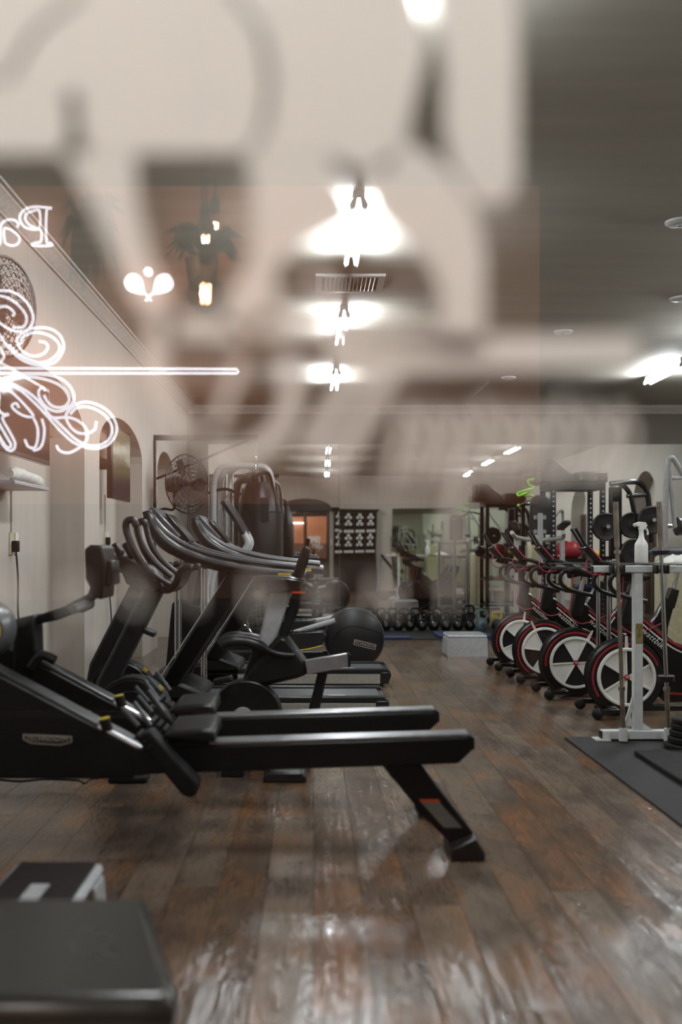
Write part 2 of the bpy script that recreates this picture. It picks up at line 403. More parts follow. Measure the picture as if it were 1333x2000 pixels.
# front wall with the double door
DL, DR, DT = -1.10, 0.40, 2.32
wf = MB(); wf.box(XL - 0.4, DL, GLASS - 0.04, YF, 0, ZC); wf.box(DR, XR + 0.3, GLASS - 0.04, YF, 0, ZC); wf.box(DL, DR, GLASS - 0.04, YF, DT, ZC)
wfront = struct(wf.build('wall_front', 'wall', smooth=False))
c = (DL + DR) / 2; hw = (DR - DL) / 2 + 0.06
MB().prism_xz([(c - hw, DT - 0.02)] + [(c - hw * math.cos(PI * k / 16), DT + 0.38 * math.sin(PI * k / 16)) for k in range(1, 16)] + [(c + hw, DT - 0.02)], YF, YF + 0.03).build('arch_board', 'dark_frame', wfront)
# crown moulding: stepped profile along left, back and right walls
def crown(name, a, b, inward):
    prof = [(0, -0.115), (0.018, -0.115), (0.018, -0.095), (0.03, -0.085), (0.05, -0.05), (0.085, -0.03), (0.085, -0.018), (0.11, -0.018), (0.11, 0), (0, 0)]
    a = Vector(a); b = Vector(b); n = Vector(inward)
    mb = MB().loft([a + n * u + Vector((0, 0, v)) for u, v in prof], [b + n * u + Vector((0, 0, v)) for u, v in prof])
    return struct(mb.build(name, 'crown'))
crown('trim_1', (XL, YF, ZC), (XL, BACK + 0.02, ZC), (1, 0, 0)); crown('trim_2', (XL, BACK + 0.02, ZC), (XR, BACK + 0.02, ZC), (0, -1, 0)); crown('trim_3', (XR, YF, ZC), (XR, BACK + 0.02, ZC), (-1, 0, 0)); crown('trim_4', (XL, YF, ZC), (XR, YF, ZC), (0, 1, 0))

# the double door whose glass the photograph looks through
door = struct(thing('door_1', 'dark framed glazed double door', 'door', ((DL + DR) / 2, GLASS, 0))); del door['category']
MB().box(DL, DL + 0.05, GLASS - 0.03, GLASS + 0.1, 0, DT).box(DR - 0.05, DR, GLASS - 0.03, GLASS + 0.1, 0, DT).box(DL + 0.05, DR - 0.05, GLASS - 0.03, GLASS + 0.1, DT - 0.06, DT).build('frame', 'dark_frame', door)
for x0, x1 in ((DL + 0.055, -0.345), (-0.34, DR - 0.055)):
    lf = MB(); sw = 0.055
    lf.box(x0, x0 + sw, GLASS - 0.02, GLASS + 0.03, 0.01, DT - 0.065).box(x1 - sw * 0.6, x1, GLASS - 0.02, GLASS + 0.03, 0.01, DT - 0.065)
    lf.box(x0 + sw, x1 - sw * 0.6, GLASS - 0.02, GLASS + 0.03, DT - 0.17, DT - 0.065).box(x0 + sw, x1 - sw * 0.6, GLASS - 0.02, GLASS + 0.03, 0.01, 0.25)
    leaf_ = lf.build('leaf', 'dark_frame', door)
    MB().box(x0 + sw - 0.005, x1 - sw * 0.6 + 0.005, GLASS, GLASS + 0.006, 0.245, DT - 0.165).build('pane', 'glass', leaf_, smooth=False)
MB().tube([(-0.36, GLASS + 0.06, 0.9), (-0.36, GLASS + 0.075, 0.95), (-0.36, GLASS + 0.075, 1.25), (-0.36, GLASS + 0.06, 1.3)], 0.012).build('handle', 'chrome', door)
MB().box(-0.95, -0.6, GLASS + 0.1, GLASS + 0.13, DT - 0.05, DT - 0.015).build('door_closer', 'grey_paint', door)

# wall mirrors on the back wall: four sheets, each hung a hair out of true
lab = ['tall wall mirror sheet behind the hanging punching bag', 'tall wall mirror sheet behind the black kettlebells', 'tall wall mirror sheet behind the storage rack and bikes', 'tall wall mirror sheet at far end behind the plate-loaded machine']
xs = [-1.56, 0.39, 2.33, 4.27, 5.98]
for i in range(4):
    xc = (xs[i] + xs[i + 1]) / 2; hw = (xs[i + 1] - xs[i]) / 2 - 0.003
    o = MB().box(xc - hw, xc + hw, BACK - 0.006, BACK + 0.0, 0.03, 2.74).build('wall_mirror', 'mirror', loc=(xc, BACK - 0.003, 0.03), smooth=False)
    o.rotation_euler = (R(-0.12), 0, R((-0.2, 0.0, 0.1, -0.1)[i])); tag(o, lab[i], 'mirror', 'mirror sheets on the back wall')
o = MB().box(2.3, 5.6, YF + 0.002, YF + 0.01, 0.1, 2.4).build('wall_mirror', 'mirror_green', loc=(3.9, YF + 0.005, 0.1), smooth=False); tag(o, 'green tinted mirror beside the towel cabinet', 'mirror')

# ------------------------------------------------------------------ ceiling: twin tube lamps, vent, detectors
def tube_lamp(x, y, label):
    t = thing('ceiling_lamp', label, 'lamp', (x, y, ZC), 'twin tube lamps on the gym ceiling')
    MB().box(x - 0.035, x + 0.035, y - 0.6, y + 0.6, ZC - 0.045, ZC).build('batten', 'white', t, bevel=0.006)
    for s in (-1, 1):
        for e in (-1, 1):
            MB().prism_xz([(x + s * 0.01, ZC - 0.045), (x + s * 0.03, ZC - 0.045), (x + s * 0.052, ZC - 0.09), (x + s * 0.045, ZC - 0.115), (x + s * 0.02, ZC - 0.105)], y + e * 0.6 - 0.015, y + e * 0.6 + 0.015).build('tube_holder', 'light_grey', t)
        MB().cyl((x + s * 0.036, y - 0.585, ZC - 0.095), (x + s * 0.036, y + 0.585, ZC - 0.095), 0.014, seg=10).build('tube', 'tube', t)
    return t
for y, n in ((3.35, 'nearest to the glass door'), (6.47, 'before the ceiling vent'), (9.24, 'just past the ceiling vent'), (12.08, 'last before the mirrors')):
    tube_lamp(0.27, y, 'twin fluorescent tube lamp above the aisle, ' + n)
for y, n in ((3.35, 'nearest to the front wall'), (6.47, 'over the rubber mats'), (9.24, 'over the bikes'), (11.6, 'at the right edge of the photo')):
    tube_lamp(4.1, y, 'twin fluorescent tube lamp over the weights area, ' + n)
v = thing('ceiling_vent', 'rectangular ceiling air vent with louvred halves between two tube lamps', 'vent', (0.29, 7.9, ZC))
MB().box(0.02, 0.56, 7.66, 7.7, ZC - 0.02, ZC).box(0.02, 0.56, 8.12, 8.16, ZC - 0.02, ZC).box(0.02, 0.07, 7.7, 8.12, ZC - 0.02, ZC).box(0.51, 0.56, 7.7, 8.12, ZC - 0.02, ZC).box(0.28, 0.3, 7.7, 8.12, ZC - 0.018, ZC).build('frame', 'white', v)
MB().box(0.07, 0.51, 7.7, 8.12, ZC - 0.002, ZC - 0.0005).build('backing', 'black', v)
for h in range(2):
    for k in range(6):
        MB().obox((0.1 + h * 0.225 + k * 0.032, 7.91, ZC - 0.011), (0.004, 0.41, 0.02), (0, R(35 if h else -35), 0)).build('slat', 'white', v)
for i, (px, py, d) in enumerate(((1328, 432, 6.43), (1101, 647, 9.7), (994, 737, 12.3), (1330, 581, 8.4))):
    x = (px - CX) / F * d
    t = thing('smoke_detector', 'round flat white disc on the ceiling, ' + ('nearest of three at right edge', 'midway over the wheel bikes', 'farthest, towards the mirrors', 'beside the right edge below the nearest')[i], 'detector', (x, d, ZC), 'ceiling discs')
    MB().lathe([(0.09, 0), (0.09, -0.012), (0.075, -0.022), (0.03, -0.026)], (x, d, ZC)).build('cover', 'white', t)
    MB().lathe([(0.02, -0.026), (0.018, -0.034)], (x, d, ZC)).build('sensor', 'light_grey', t)
cx = (918 - CX) / F * 14.78
t = thing('camera_dome', 'small dark dome camera on the moulding above the mirrors', 'camera', (cx, 14.78, ZC - 0.16))
MB().ball((cx, 14.785, ZC - 0.16), 0.04).build('dome', 'gloss_black', t); MB().lathe([(0.05, 0), (0.05, 0.02)], (cx, 14.82, ZC - 0.16), (0, -1, 0)).build('collar', 'grey_paint', t)
tag(MB().tube([(cx - 0.1, 14.0, ZC - 0.008), (cx - 0.1, 12.6, ZC - 0.008)], 0.006).build('conduit', 'grey_paint', loc=(cx - 0.1, 13.3, ZC)), 'thin grey conduit along the ceiling before the dome camera', 'conduit')

# ------------------------------------------------------------------ left wall: screens, shelf, outlets, fans
XN = XL - NICHE
def screen(ya, yb, za, zb, label, art):
    t = thing('wall_screen', label, 'screen', (XL, (ya + yb) / 2, za), 'screens in the wall niches')
    MB().box(XL - 0.03, XL + 0.02, ya, yb, za, zb).build('casing', 'gloss_black', t, bevel=0.006)
    MB().box(XL + 0.0205, XL + 0.022, ya + 0.03, yb - 0.03, za + 0.03, zb - 0.03).build('display', art, t)
    MB().box(XN + 0.01, XL - 0.03, (ya + yb) / 2 - 0.05, (ya + yb) / 2 + 0.05, (za + zb) / 2 - 0.05, (za + zb) / 2 + 0.05).build('bracket', 'charcoal', t)
def display_material():
    m = bpy.data.materials.new('landscape_display'); m.use_nodes = True
    nt = m.node_tree; b = nt.nodes['Principled BSDF']; b.inputs['Roughness'].default_value = 0.15
    tc = nt.nodes.new('ShaderNodeTexCoord'); s = nt.nodes.new('ShaderNodeSeparateXYZ'); n = nt.nodes.new('ShaderNodeTexNoise'); n.inputs['Scale'].default_value = 5; n.inputs['Detail'].default_value = 5
    nt.links.new(tc.outputs['Generated'], s.inputs[0]); nt.links.new(tc.outputs['Object'], n.inputs[0])
    a = nt.nodes.new('ShaderNodeMath'); a.operation = 'MULTIPLY_ADD'; a.inputs[1].default_value = 0.35; nt.links.new(n.outputs[0], a.inputs[0]); nt.links.new(s.outputs[2], a.inputs[2])
    r = nt.nodes.new('ShaderNodeValToRGB'); e = r.color_ramp.elements
    e[0].position = 0.2; e[0].color = (*lin((26, 24, 34)), 1); e[1].position = 1.1 if False else 1.0; e[1].color = (*lin((120, 116, 88)), 1)
    for p, c_ in ((0.42, (54, 48, 62)), (0.5, (92, 84, 40)), (0.62, (80, 72, 44)), (0.8, (150, 146, 120))): x = e.new(p); x.color = (*lin(c_), 1)
    nt.links.new(a.outputs[0], r.inputs[0]); nt.links.new(r.outputs[0], b.inputs['Base Color'])
    return m
M['display'] = display_material()
screen(9.2, 10.12, 1.66, 2.36, 'wall screen with landscape picture in the farther arched niche', 'display')
screen(5.9, 7.03, 1.78, 2.32, 'dark switched-off wall screen in the nearer arched niche', 'screen_glass')
tag(MB().box(XN + 0.002, XL + 0.02, 6.2, 7.0, 1.6, 1.625).build('wall_shelf', 'light_grey', loc=(XL, 6.6, 1.6), bevel=0.004), 'thin shelf under the dark screen on the left wall', 'shelf')
tag(MB().tube([(XL - 0.03, 6.25, 1.665), (XL - 0.04, 6.45, 1.68), (XL - 0.02, 6.65, 1.67), (XL - 0.03, 6.85, 1.662), (XL - 0.03, 6.95, 1.655)], [0.03, 0.042, 0.036, 0.04, 0.028], seg=12, n=5).build('rolled_towel', 'towel', loc=(XL, 6.6, 1.625)), 'white rolled towel on the thin shelf under the screen', 'towel')
for i, (y, z) in enumerate(((7.12, 1.23), (10.32, 1.29))):
    where = ('nearer', 'farther')[i]
    t = thing('wall_socket', 'beige wall socket plate with plug in the %s niche' % where, 'socket', (XN, y, z), 'sockets in the niches')
    MB().box(XN, XN + 0.012, y - 0.06, y + 0.02, z - 0.08, z + 0.08).build('plate', 'cream', t, bevel=0.003)
    MB().box(XN, XN + 0.012, y + 0.07, y + 0.14, z - 0.08, z + 0.08).build('switch_plate', 'white_plastic', t, bevel=0.003)
    MB().box(XN + 0.012, XN + 0.06, y - 0.04, y + 0.005, z - 0.06, z + 0.02).build('plug', 'black', t, bevel=0.006)
    tag(MB().tube([(XN + 0.04, y - 0.02, z - 0.06), (XN + 0.05, y - 0.01, z - 0.25), (XN + 0.03, y + 0.06, z - 0.5), (XN + 0.04, y + 0.12, z - 0.8), (XN + 0.03, y + 0.15, 0.02)], 0.007, n=6).build('power_cord', 'cable', loc=(XN, y, 0.02)), 'black power cord hanging from the socket in the %s niche' % where, 'cord')
    tag(MB().box(XN, XN + 0.015, y - 0.03, y + 0.0, z + 0.08, 1.75).build('cable_duct', 'wall', loc=(XN, y, z)), 'pale vertical cable duct above the socket in the %s niche' % where, 'duct')

def wall_fan(c, axis, rad, label, wall_pt):
    c = Vector(c); ax = Vector(axis).normalized(); q = ax.to_track_quat('Z', 'Y')
    t = thing('wall_fan', label, 'fan', wall_pt, 'wall fans')
    cage = MB()
    for s in (1, -1):
        for k in range(1, 8):
            rr = rad * k / 7; cage.torus(c + ax * s * 0.1 * (1 - (k / 7) ** 2), ax, rr, 0.004 if k < 7 else 0.009, seg=30, k=5)
        for k in range(30):
            a = 2 * PI * k / 30
            cage.tube([c + q @ Vector((rad * u * math.cos(a + 0.15 * u), rad * u * math.sin(a + 0.15 * u), s * 0.1 * (1 - u * u))) for u in (0.15, 0.45, 0.75, 1.0)], 0.0026, seg=4)
    cg = cage.build('cage', 'charcoal', t); cg['kind'] = 'stuff'
    MB().lathe([(0.03, -0.02), (0.04, 0.0), (0.03, 0.03)], c, ax).build('hub', 'black', t)
    for k in range(3):
        a0 = 2 * PI * k / 3
        pts = [(0.03, a0 - 0.3), (rad * 0.5, a0 - 0.42), (rad * 0.86, a0 - 0.3), (rad * 0.9, a0 + 0.1), (rad * 0.6, a0 + 0.4), (0.03, a0 + 0.4)]
        f = lambda z, kx: [c + q @ Vector((r_ * math.cos(an), r_ * math.sin(an), z + kx * (an - a0) * 0.05)) for r_, an in pts]
        MB().loft(f(-0.004, 1), f(0.004, 1)).build('blade', 'charcoal', t)
    MB().lathe([(0.05, -0.32), (0.09, -0.28), (0.1, -0.16), (0.07, -0.1)], c, ax).build('motor', 'black', t)
    w_ = Vector(wall_pt)
    MB().tube([c - ax * 0.22 + Vector((0, 0, -0.05)), c - ax * 0.22 + Vector((0, 0, -0.28)), (w_.x + 0.12, w_.y, w_.z + 0.04), w_], 0.016, n=5).build('arm', 'black', t)
    MB().box(w_.x, w_.x + 0.02, w_.y - 0.06, w_.y + 0.06, w_.z - 0.12, w_.z + 0.12).build('wall_plate', 'black', t)
p = W(366, 945, 11.5); wall_fan(p, (0.75, -0.6, 0.0), 0.34, 'black caged wall fan beside the punching bag bracket', (XL, 11.75, 1.62))
p = W(8, 600, 5.45); wall_fan(p, (0.9, -0.35, -0.1), 0.27, 'black caged wall fan high on the wall at the left edge', (XL, 5.72, 2.62))

# ------------------------------------------------------------------ punching bag and its bracket
D = 11.75; s = F / D
t = thing('bag_bracket', 'long brown steel wall bracket carrying the punching bag', 'bracket', (XL, D, 1.9))
zt = EYE - (855 - CY) / s; xe = (507 - CX) / s
MB().box(XL, xe, D - 0.035, D + 0.035, zt - 0.03, zt + 0.03).build('beam', 'charcoal', t)
MB().tube([(XL + 0.03, D, EYE - (935 - CY) / s), (xe - 0.1, D, zt - 0.02)], 0.016, seg=6).build('brace', 'charcoal', t)
MB().box(XL, XL + 0.02, D - 0.04, D + 0.04, 1.15, zt + 0.03).build('wall_rail', 'charcoal', t)
MB().torus((xe - 0.03, D, zt - 0.05), (0, 1, 0), 0.025, 0.006, seg=14, k=6).build('hook', 'chrome', t)
bx = (500 - CX) / s; bt = EYE - (945 - CY) / s
t = thing('punching_bag', 'large black leather punching bag hanging by straps and chain', 'punching bag', (bx + 0.04, D, 0.62))
bcx = (508 - CX) / s
MB().lathe([(0.02, 0.62), (0.22, 0.63), (0.25, 0.68), (0.262, 1.2), (0.255, 1.6), (0.22, 1.82), (0.16, bt), (0.1, bt + 0.02), (0.02, bt + 0.01)], (bcx, D, 0), seg=26).build('bag', 'vinyl', t)
MB().torus((bcx, D, 1.62), (0, 0, 1), 0.252, 0.007, seg=30, k=6).build('seam', 'black', t)
top = Vector((bx, D, EYE - (925 - CY) / s))
for dx, dy in ((-0.16, -0.1), (0.17, -0.1), (-0.1, 0.16), (0.12, 0.16)):
    MB().tube([top + Vector((0, 0, -0.02)), (bcx + dx * 0.6, D + dy * 0.6, bt + 0.12), (bcx + dx, D + dy, bt - 0.1), (bcx + dx * 1.2, D + dy * 1.2, bt - 0.28)], 0.022, seg=8, n=4, flat=0.35).build('strap', 'vinyl', t)
ch = MB()
for k in range(7): ch.torus((bx, D, top.z + 0.03 + k * 0.052), (1, 0, 0) if k % 2 else (0, 1, 0), 0.024, 0.006, seg=12, k=6)
ch.build('chain', 'chrome', t)
MB().box(bcx + 0.02, bcx + 0.12, D - 0.275, D - 0.262, 1.5, 1.78).build('flap', 'vinyl', t)

# ------------------------------------------------------------------ grey tube-frame station before the mirror
D = 13.3
def TP(px, py, d=D): return W(px, py, d)
t = thing('cable_station', 'grey tube-frame weight station half hidden behind the punching bag', 'exercise machine', (TP(475, 0).x, D, 0))
for dx, dy in ((0, 0), (12, 0.35), (26, 0.6)):
    d = D + dy
    MB().tube([(TP(418 + dx, 0, d).x, d, 0.02), TP(418 + dx, 1080, d), TP(417 + dx, 960, d), TP(424 + dx, 925, d), TP(442 + dx, 910, d), TP(500, 910, d), TP(520 - dx * 0.4, 915, d), TP(530 - dx * 0.4, 935, d), TP(532 - dx * 0.4, 990, d), (TP(532 - dx * 0.4, 0, d).x, d, 0.02)], 0.045, seg=10, n=5).build('frame_tube', 'grey_paint', t)
for px in (440, 452, 505): MB().cyl((TP(px, 0).x, D + 0.25, 0.05), (TP(px, 0).x, D + 0.25, 2.2), 0.014, seg=8).build('guide_rod', 'chrome', t)
MB().tube([TP(400, 965), TP(440, 955), TP(475, 966), TP(520, 960)], 0.02, n=5).build('pull_bar', 'black', t)
ws = MB().box(TP(425, 0).x, TP(452, 0).x + 0.1, D + 0.15, D + 0.4, 0.1, 1.25).build('shroud', 'gloss_black', t, bevel=0.02)
for k in range(12): MB().box(TP(458, 0).x, TP(500, 0).x, D + 0.16, D + 0.36, 0.12 + k * 0.06, 0.17 + k * 0.06).build('weight_plate', 'black', t)
MB().box(TP(462, 0).x, TP(467, 0).x, D - 0.05, D - 0.046, 1.62, 1.66).build('warning_label', 'red', t)
MB().box(TP(415, 0).x - 0.05, TP(535, 0).x + 0.05, D - 0.05, D + 0.7, 0.0, 0.05).build('base', 'charcoal', t)

# ------------------------------------------------------------------ treadmills
def treadmill(label):
    a, b, c_ = 6.95, 7.03, 7.55
    t = thing('treadmill', label, 'treadmill', (W(540, 0, 7.25).x, 7.25, 0), 'black treadmills in the row')
    x0, x1 = W(312, 0, a).x, W(760, 0, a).x
    for y in (a, c_ - 0.07):
        MB().box(x0, x1 - 0.09, y, y + 0.07, 0.03, 0.115).build('side_skirt', 'skirt', t, bevel=0.004)
        MB().prism_xz([(x0, 0.115), (x1 - 0.01, 0.115), (x1, 0.135), (x1 - 0.03, 0.158), (x0, 0.158)], y, y + 0.08).build('foot_rail', 'charcoal', t, bevel=0.006)
    MB().prism_xz([(x1 - 0.09, 0.03), (x1 - 0.02, 0.03), (x1 + 0.005, 0.1), (x1, 0.135), (x1 - 0.09, 0.13)], a - 0.004, c_ + 0.004).build('rear_cap', 'charcoal', t, bevel=0.01)
    MB().box(x0 + 0.1, x1 - 0.05, a + 0.08, c_ - 0.08, 0.1, 0.145).build('belt', 'grey_satin', t, bevel=0.01)
    MB().box(x1 - 0.42, x1 - 0.3, a + 0.14, a + 0.2, 0.1452, 0.146).build('belt_print', 'print', t)
    MB().trace([(280, 1403), (283, 1330), (300, 1318), (345, 1330), (400, 1352), (400, 1403)], a, c_, 0).build('motor_cover', 'black', t, bevel=0.03)
    for y in (a + 0.0, c_ - 0.1):
        k = a / 1.0
        P = [W(448, 1112, a), W(494, 1116, a), W(347, 1345, a), (W(306, 1345, a))]
        col_ = MB().prism_xz([(p.x, p.z) for p in P], y, y + 0.1).build('column', 'gloss_black', t, bevel=0.015)
        q0, q1 = W(309, 1330, a), W(446, 1120, a)
        MB().tube([(q0.x, y + 0.01, q0.z), (q1.x, y + 0.01, q1.z)], 0.006, seg=6).build('edge_strip', 'alu', col_)
    for y in (a - 0.02, c_ - 0.05):
        pts = [W(px, py, a) for px, py in ((287, 998), (296, 1025), (322, 1058), (365, 1083), (420, 1101), (490, 1114), (560, 1121), (598, 1124))]
        h = MB().tube([(p.x, y + 0.03, p.z) for p in pts], [0.036, 0.05, 0.054, 0.05, 0.046, 0.042, 0.04, 0.036], seg=12, n=5).build('handrail', 'gloss_black' if False else 'charcoal', t)
        pp = [W(px, py, a) for px, py in ((296, 1012), (330, 1048), (385, 1078), (470, 1098), (590, 1112))]
        MB().tube([(p.x, y + 0.03, p.z + 0.012) for p in pp], 0.02, seg=8, n=5).build('grip', 'rail_grey', h)
        q = W(556, 1123, a); MB().box(q.x - 0.045, q.x + 0.045, y - 0.016, y - 0.012, q.z - 0.014, q.z + 0.014).build('sticker', 'yellow', h)
        text('sticker_print', 'TECHNOGYM', 0.014, (q.x, y - 0.0165, q.z), 'black_print', h, extrude=0.0003)
    MB().trace([(292, 990), (302, 992), (352, 1046), (346, 1056), (336, 1050), (292, 1000)], a + 0.06, c_ - 0.06).build('console', 'grey_satin', t, bevel=0.008)
    sc_ = MB().trace([(321, 1002), (328, 1004), (372, 1056), (364, 1060)], a + 0.12, c_ - 0.12).build('screen', 'gloss_black', t, bevel=0.004)
    MB().trace([(345, 1060), (380, 1075), (440, 1100), (400, 1112), (350, 1085)], a + 0.1, c_ - 0.1).build('console_tray', 'black', t, bevel=0.01)
    return t
t1 = treadmill('black treadmill with curved handrails, nearer of the two')
copy_tree(t1, (0.139, 1.6, 0), label='black treadmill with curved handrails, farther of the two')

# chrome wire trolley between the treadmills
def wire_trolley(x0, x1, y0, y1, shelves, label, post_r=0.013, over=0.0):
    t = thing('wire_trolley', label, 'trolley', ((x0 + x1) / 2, (y0 + y1) / 2, 0))
    for x in (x0, x1):
        for y in (y0, y1):
            MB().cyl((x, y, 0.08), (x, y, shelves[-1] + 0.03), post_r).build('post', 'chrome', t)
            MB().lathe([(0.035, -0.015), (0.035, 0.015)], (x, y, 0.036), (0, 1, 0), 14).build('caster', 'rubber', t)
            MB().cyl((x, y, 0.05), (x, y, 0.08), 0.012).build('caster_stem', 'chrome', t)
    left = x0
    for z in shelves:
        sh = MB(); x0 = left - (over if z == shelves[-1] else 0)
        for y in (y0, y1):
            for dz in (0, -0.03): sh.tube([(x0, y, z + dz), (x1, y, z + dz)], 0.004, seg=6)
            n = int((x1 - x0) / 0.05)
            sh.tube([(x0 + (x1 - x0) * k / n, y, z - 0.03 * (k % 2)) for k in range(n + 1)], 0.0025, seg=5)
        for x in (x0, x1): sh.tube([(x, y0, z), (x, y1, z)], 0.004, seg=6); sh.tube([(x, y0, z - 0.03), (x, y1, z - 0.03)], 0.004, seg=6)
        n = int((x1 - x0) / 0.03)
        for k in range(1, n): x = x0 + (x1 - x0) * k / n; sh.tube([(x, y0, z + 0.003), (x, y1, z + 0.003)], 0.0025, seg=5)
        s_ = sh.build('wire_shelf', 'chrome', t); s_['kind'] = 'stuff'
    return t
wire_trolley(W(352, 0, 8.05).x, W(402, 0, 8.05).x + 0.0, 7.82, 8.05, (0.3, 1.07), 'narrow chrome wire trolley standing between the two treadmills')
xm = W(372, 0, 7.9).x
tag(MB().obox((xm, 7.93, 1.105), (0.12, 0.18, 0.05), (0, 0, 0.2)).build('tool_box', 'black', loc=(xm, 7.93, 1.08), bevel=0.01), 'small black case on the wire trolley between treadmills', 'case')

# ------------------------------------------------------------------ cardio trainers at the left
def cardio_trainer(label):
    a = 5.36
    t = thing('cardio_trainer', label, 'cardio machine', (W(255, 0, a).x, 5.45, 0), 'black cardio trainers by the left wall')
    c0 = W(256, 1398, a); r_ = 75 / F * a
    hs = MB().lathe([(0.02, -0.08), (r_ * 0.9, -0.08), (r_, -0.055), (r_, 0.055), (r_ * 0.9, 0.08), (0.02, 0.08)], (c0.x, 5.45, c0.z), (0, -1, 0), 36).build('flywheel_cover', 'black', t)
    MB().torus((c0.x, 5.45 - 0.06, c0.z), (0, 1, 0), r_ * 0.97, 0.008, seg=36, k=6).build('rim', 'charcoal', hs)
    MB().torus((c0.x, 5.45 - 0.082, c0.z), (0, 1, 0), r_ * 0.62, 0.004, seg=30, k=6).build('groove', 'charcoal', hs)
    MB().lathe([(0.05, 0), (0.045, 0.012), (0.01, 0.014)], (c0.x, 5.37, c0.z), (0, -1, 0)).build('crank_cap', 'grey_paint', hs)
    q = W(312, 1345, 5.36); MB().obox((q.x, 5.385, q.z), (0.03, 0.012, 0.02), (0, R(40), 0)).build('sticker', 'yellow', hs)
    q = W(286, 1352, 5.36); MB().cyl((q.x, 5.36, q.z), (q.x, 5.372, q.z), 0.005).build('screw', 'chrome', hs)
    MB().trace([(286, 1138), (320, 1150), (232, 1325), (215, 1395), (176, 1395), (188, 1330)], 5.39, 5.51).build('column', 'charcoal', t, bevel=0.02)
    MB().trace([(224, 1093), (234, 1085), (300, 1112), (322, 1150), (300, 1160), (272, 1152), (262, 1128), (224, 1106)], 5.33, 5.57).build('console', 'black', t, bevel=0.012)
    for y, dz in ((5.27, 0), (5.6, 0)):
        pts = [(330, 1146), (300, 1122), (272, 1085), (257, 1050), (252, 1028), (256, 1018), (266, 1017), (272, 1028)]
        P = [W(px, py, 5.36) for px, py in pts]
        MB().tube([(p.x, y + (5.45 - y) * (0.9 if i == 0 else 0.2 if i == 1 else 0), p.z) for i, p in enumerate(P)], 0.02, seg=10, n=5).build('grip', 'charcoal', t)
        P = [W(px, py, 5.36) for px, py in ((272, 1028), (279, 1055), (290, 1078), (312, 1103), (340, 1126))]
        MB().tube([(p.x, y + (0.02 if y < 5.4 else -0.02), p.z) for p in P], 0.017, seg=10, n=5).build('grip_return', 'charcoal', t)
        P = [W(px, py, 5.36) for px, py in ((296, 1146), (330, 1152), (348, 1138), (358, 1116), (372, 1108), (380, 1110))]
        MB().tube([(p.x, y + (5.45 - y) * (0.7 if i == 0 else 0.3 if i == 1 else 0), p.z) for i, p in enumerate(P)], 0.02, seg=10, n=5).build('handlebar', 'black', t)
    MB().trace([(268, 1220), (304, 1236), (300, 1246), (266, 1232)], 5.41, 5.49).build('bottle_holder', 'charcoal', t, bevel=0.008)
    MB().trace([(236, 1064), (248, 1057), (262, 1078), (256, 1098)], 5.4, 5.5).build('screen_hood', 'black', t, bevel=0.01)
    bx_ = W(252, 0, 5.1).x
    MB().box(bx_ - 0.1, bx_ + 0.1, 5.06, 5.16, 0.0, 0.035).box(bx_ - 0.1, bx_ + 0.1, 5.75, 5.85, 0, 0.035).build('floor_foot', 'rubber', t, bevel=0.012)
    MB().box(bx_ - 0.07, bx_ + 0.07, 5.1, 5.8, 0.03, 0.09).build('stabiliser', 'black', t, bevel=0.015)
    MB().box(bx_ - 0.05, bx_ + 0.38, 5.41, 5.49, 0.05, 0.13).build('base_beam', 'black', t, bevel=0.02)
    return t
u1 = cardio_trainer('black cardio trainer with tall looped grips and round housing, behind the rowing machines')
u2 = copy_tree(u1, (-0.215, 0.78, 0.0), label='black cardio trainer half hidden behind the one with looped grips')
for ch in list(u2.children):
    if ch.name.startswith('grip'): bpy.data.objects.remove(ch)

# recumbent bike with a pale grey column
a = 5.3
t = thing('recumbent_bike', 'black recumbent exercise bike with pale grey slanted column and aluminium seat rail', 'exercise bike', (W(540, 0, a).x, 5.45, 0))
MB().trace([(531, 1152), (572, 1152), (533, 1268), (500, 1268)], 5.39, 5.51).build('column', 'light_grey', t, bevel=0.015)
MB().trace([(574, 1152), (600, 1150), (560, 1250), (540, 1262)], 5.4, 5.5).build('column_back', 'black', t, bevel=0.01)
MB().trace([(496, 1255), (535, 1268), (515, 1340), (470, 1342)], 5.38, 5.52).build('column_sleeve', 'gloss_black', t, bevel=0.012)
MB().trace([(492, 1132), (505, 1126), (565, 1126), (596, 1132), (601, 1142), (590, 1156), (520, 1160), (496, 1150)], 5.3, 5.6).build('console_head', 'gloss_black', t, bevel=0.025)
MB().trace([(569, 1128), (590, 1072), (598, 1066), (606, 1070), (604, 1092), (592, 1130)], 5.36, 5.54).build('display', 'gloss_black', t, bevel=0.012)
q = W(598, 1068, a); MB().cyl((q.x, 5.45, q.z - 0.01), (q.x + 0.012, 5.45, q.z + 0.045), 0.012).build('phone_stop', 'black', t)
q = W(583, 1157, a); MB().box(q.x - 0.035, q.x + 0.035, 5.295, 5.31, q.z - 0.005, q.z + 0.005).build('sticker', 'orange', t)
for y in (5.28, 5.62):
    P = [W(px, py, a) for px, py in ((570, 1140), (600, 1145), (612, 1150), (618, 1142))]
    MB().tube([(p.x, 5.45 + (y - 5.45) * min(1, i * 0.6), p.z) for i, p in enumerate(P)], 0.014, n=4).build('handlebar', 'black', t)
MB().trace([(545, 1240), (562, 1245), (604, 1300), (602, 1318), (580, 1326), (520, 1340), (470, 1340), (500, 1290)], 5.35, 5.55).build('housing', 'black', t, bevel=0.03)
for y in (5.33, 5.56):
    P = [W(px, py, a) for px, py in ((430, 1262), (445, 1254), (490, 1256), (540, 1278), (575, 1281))]
    MB().tube([(p.x, y, p.z) for p in P], [0.035, 0.035, 0.03, 0.018, 0.016], n=5).build('pedal_arm', 'charcoal', t)
c0 = W(480, 1400, a); r_ = 70 / F * a
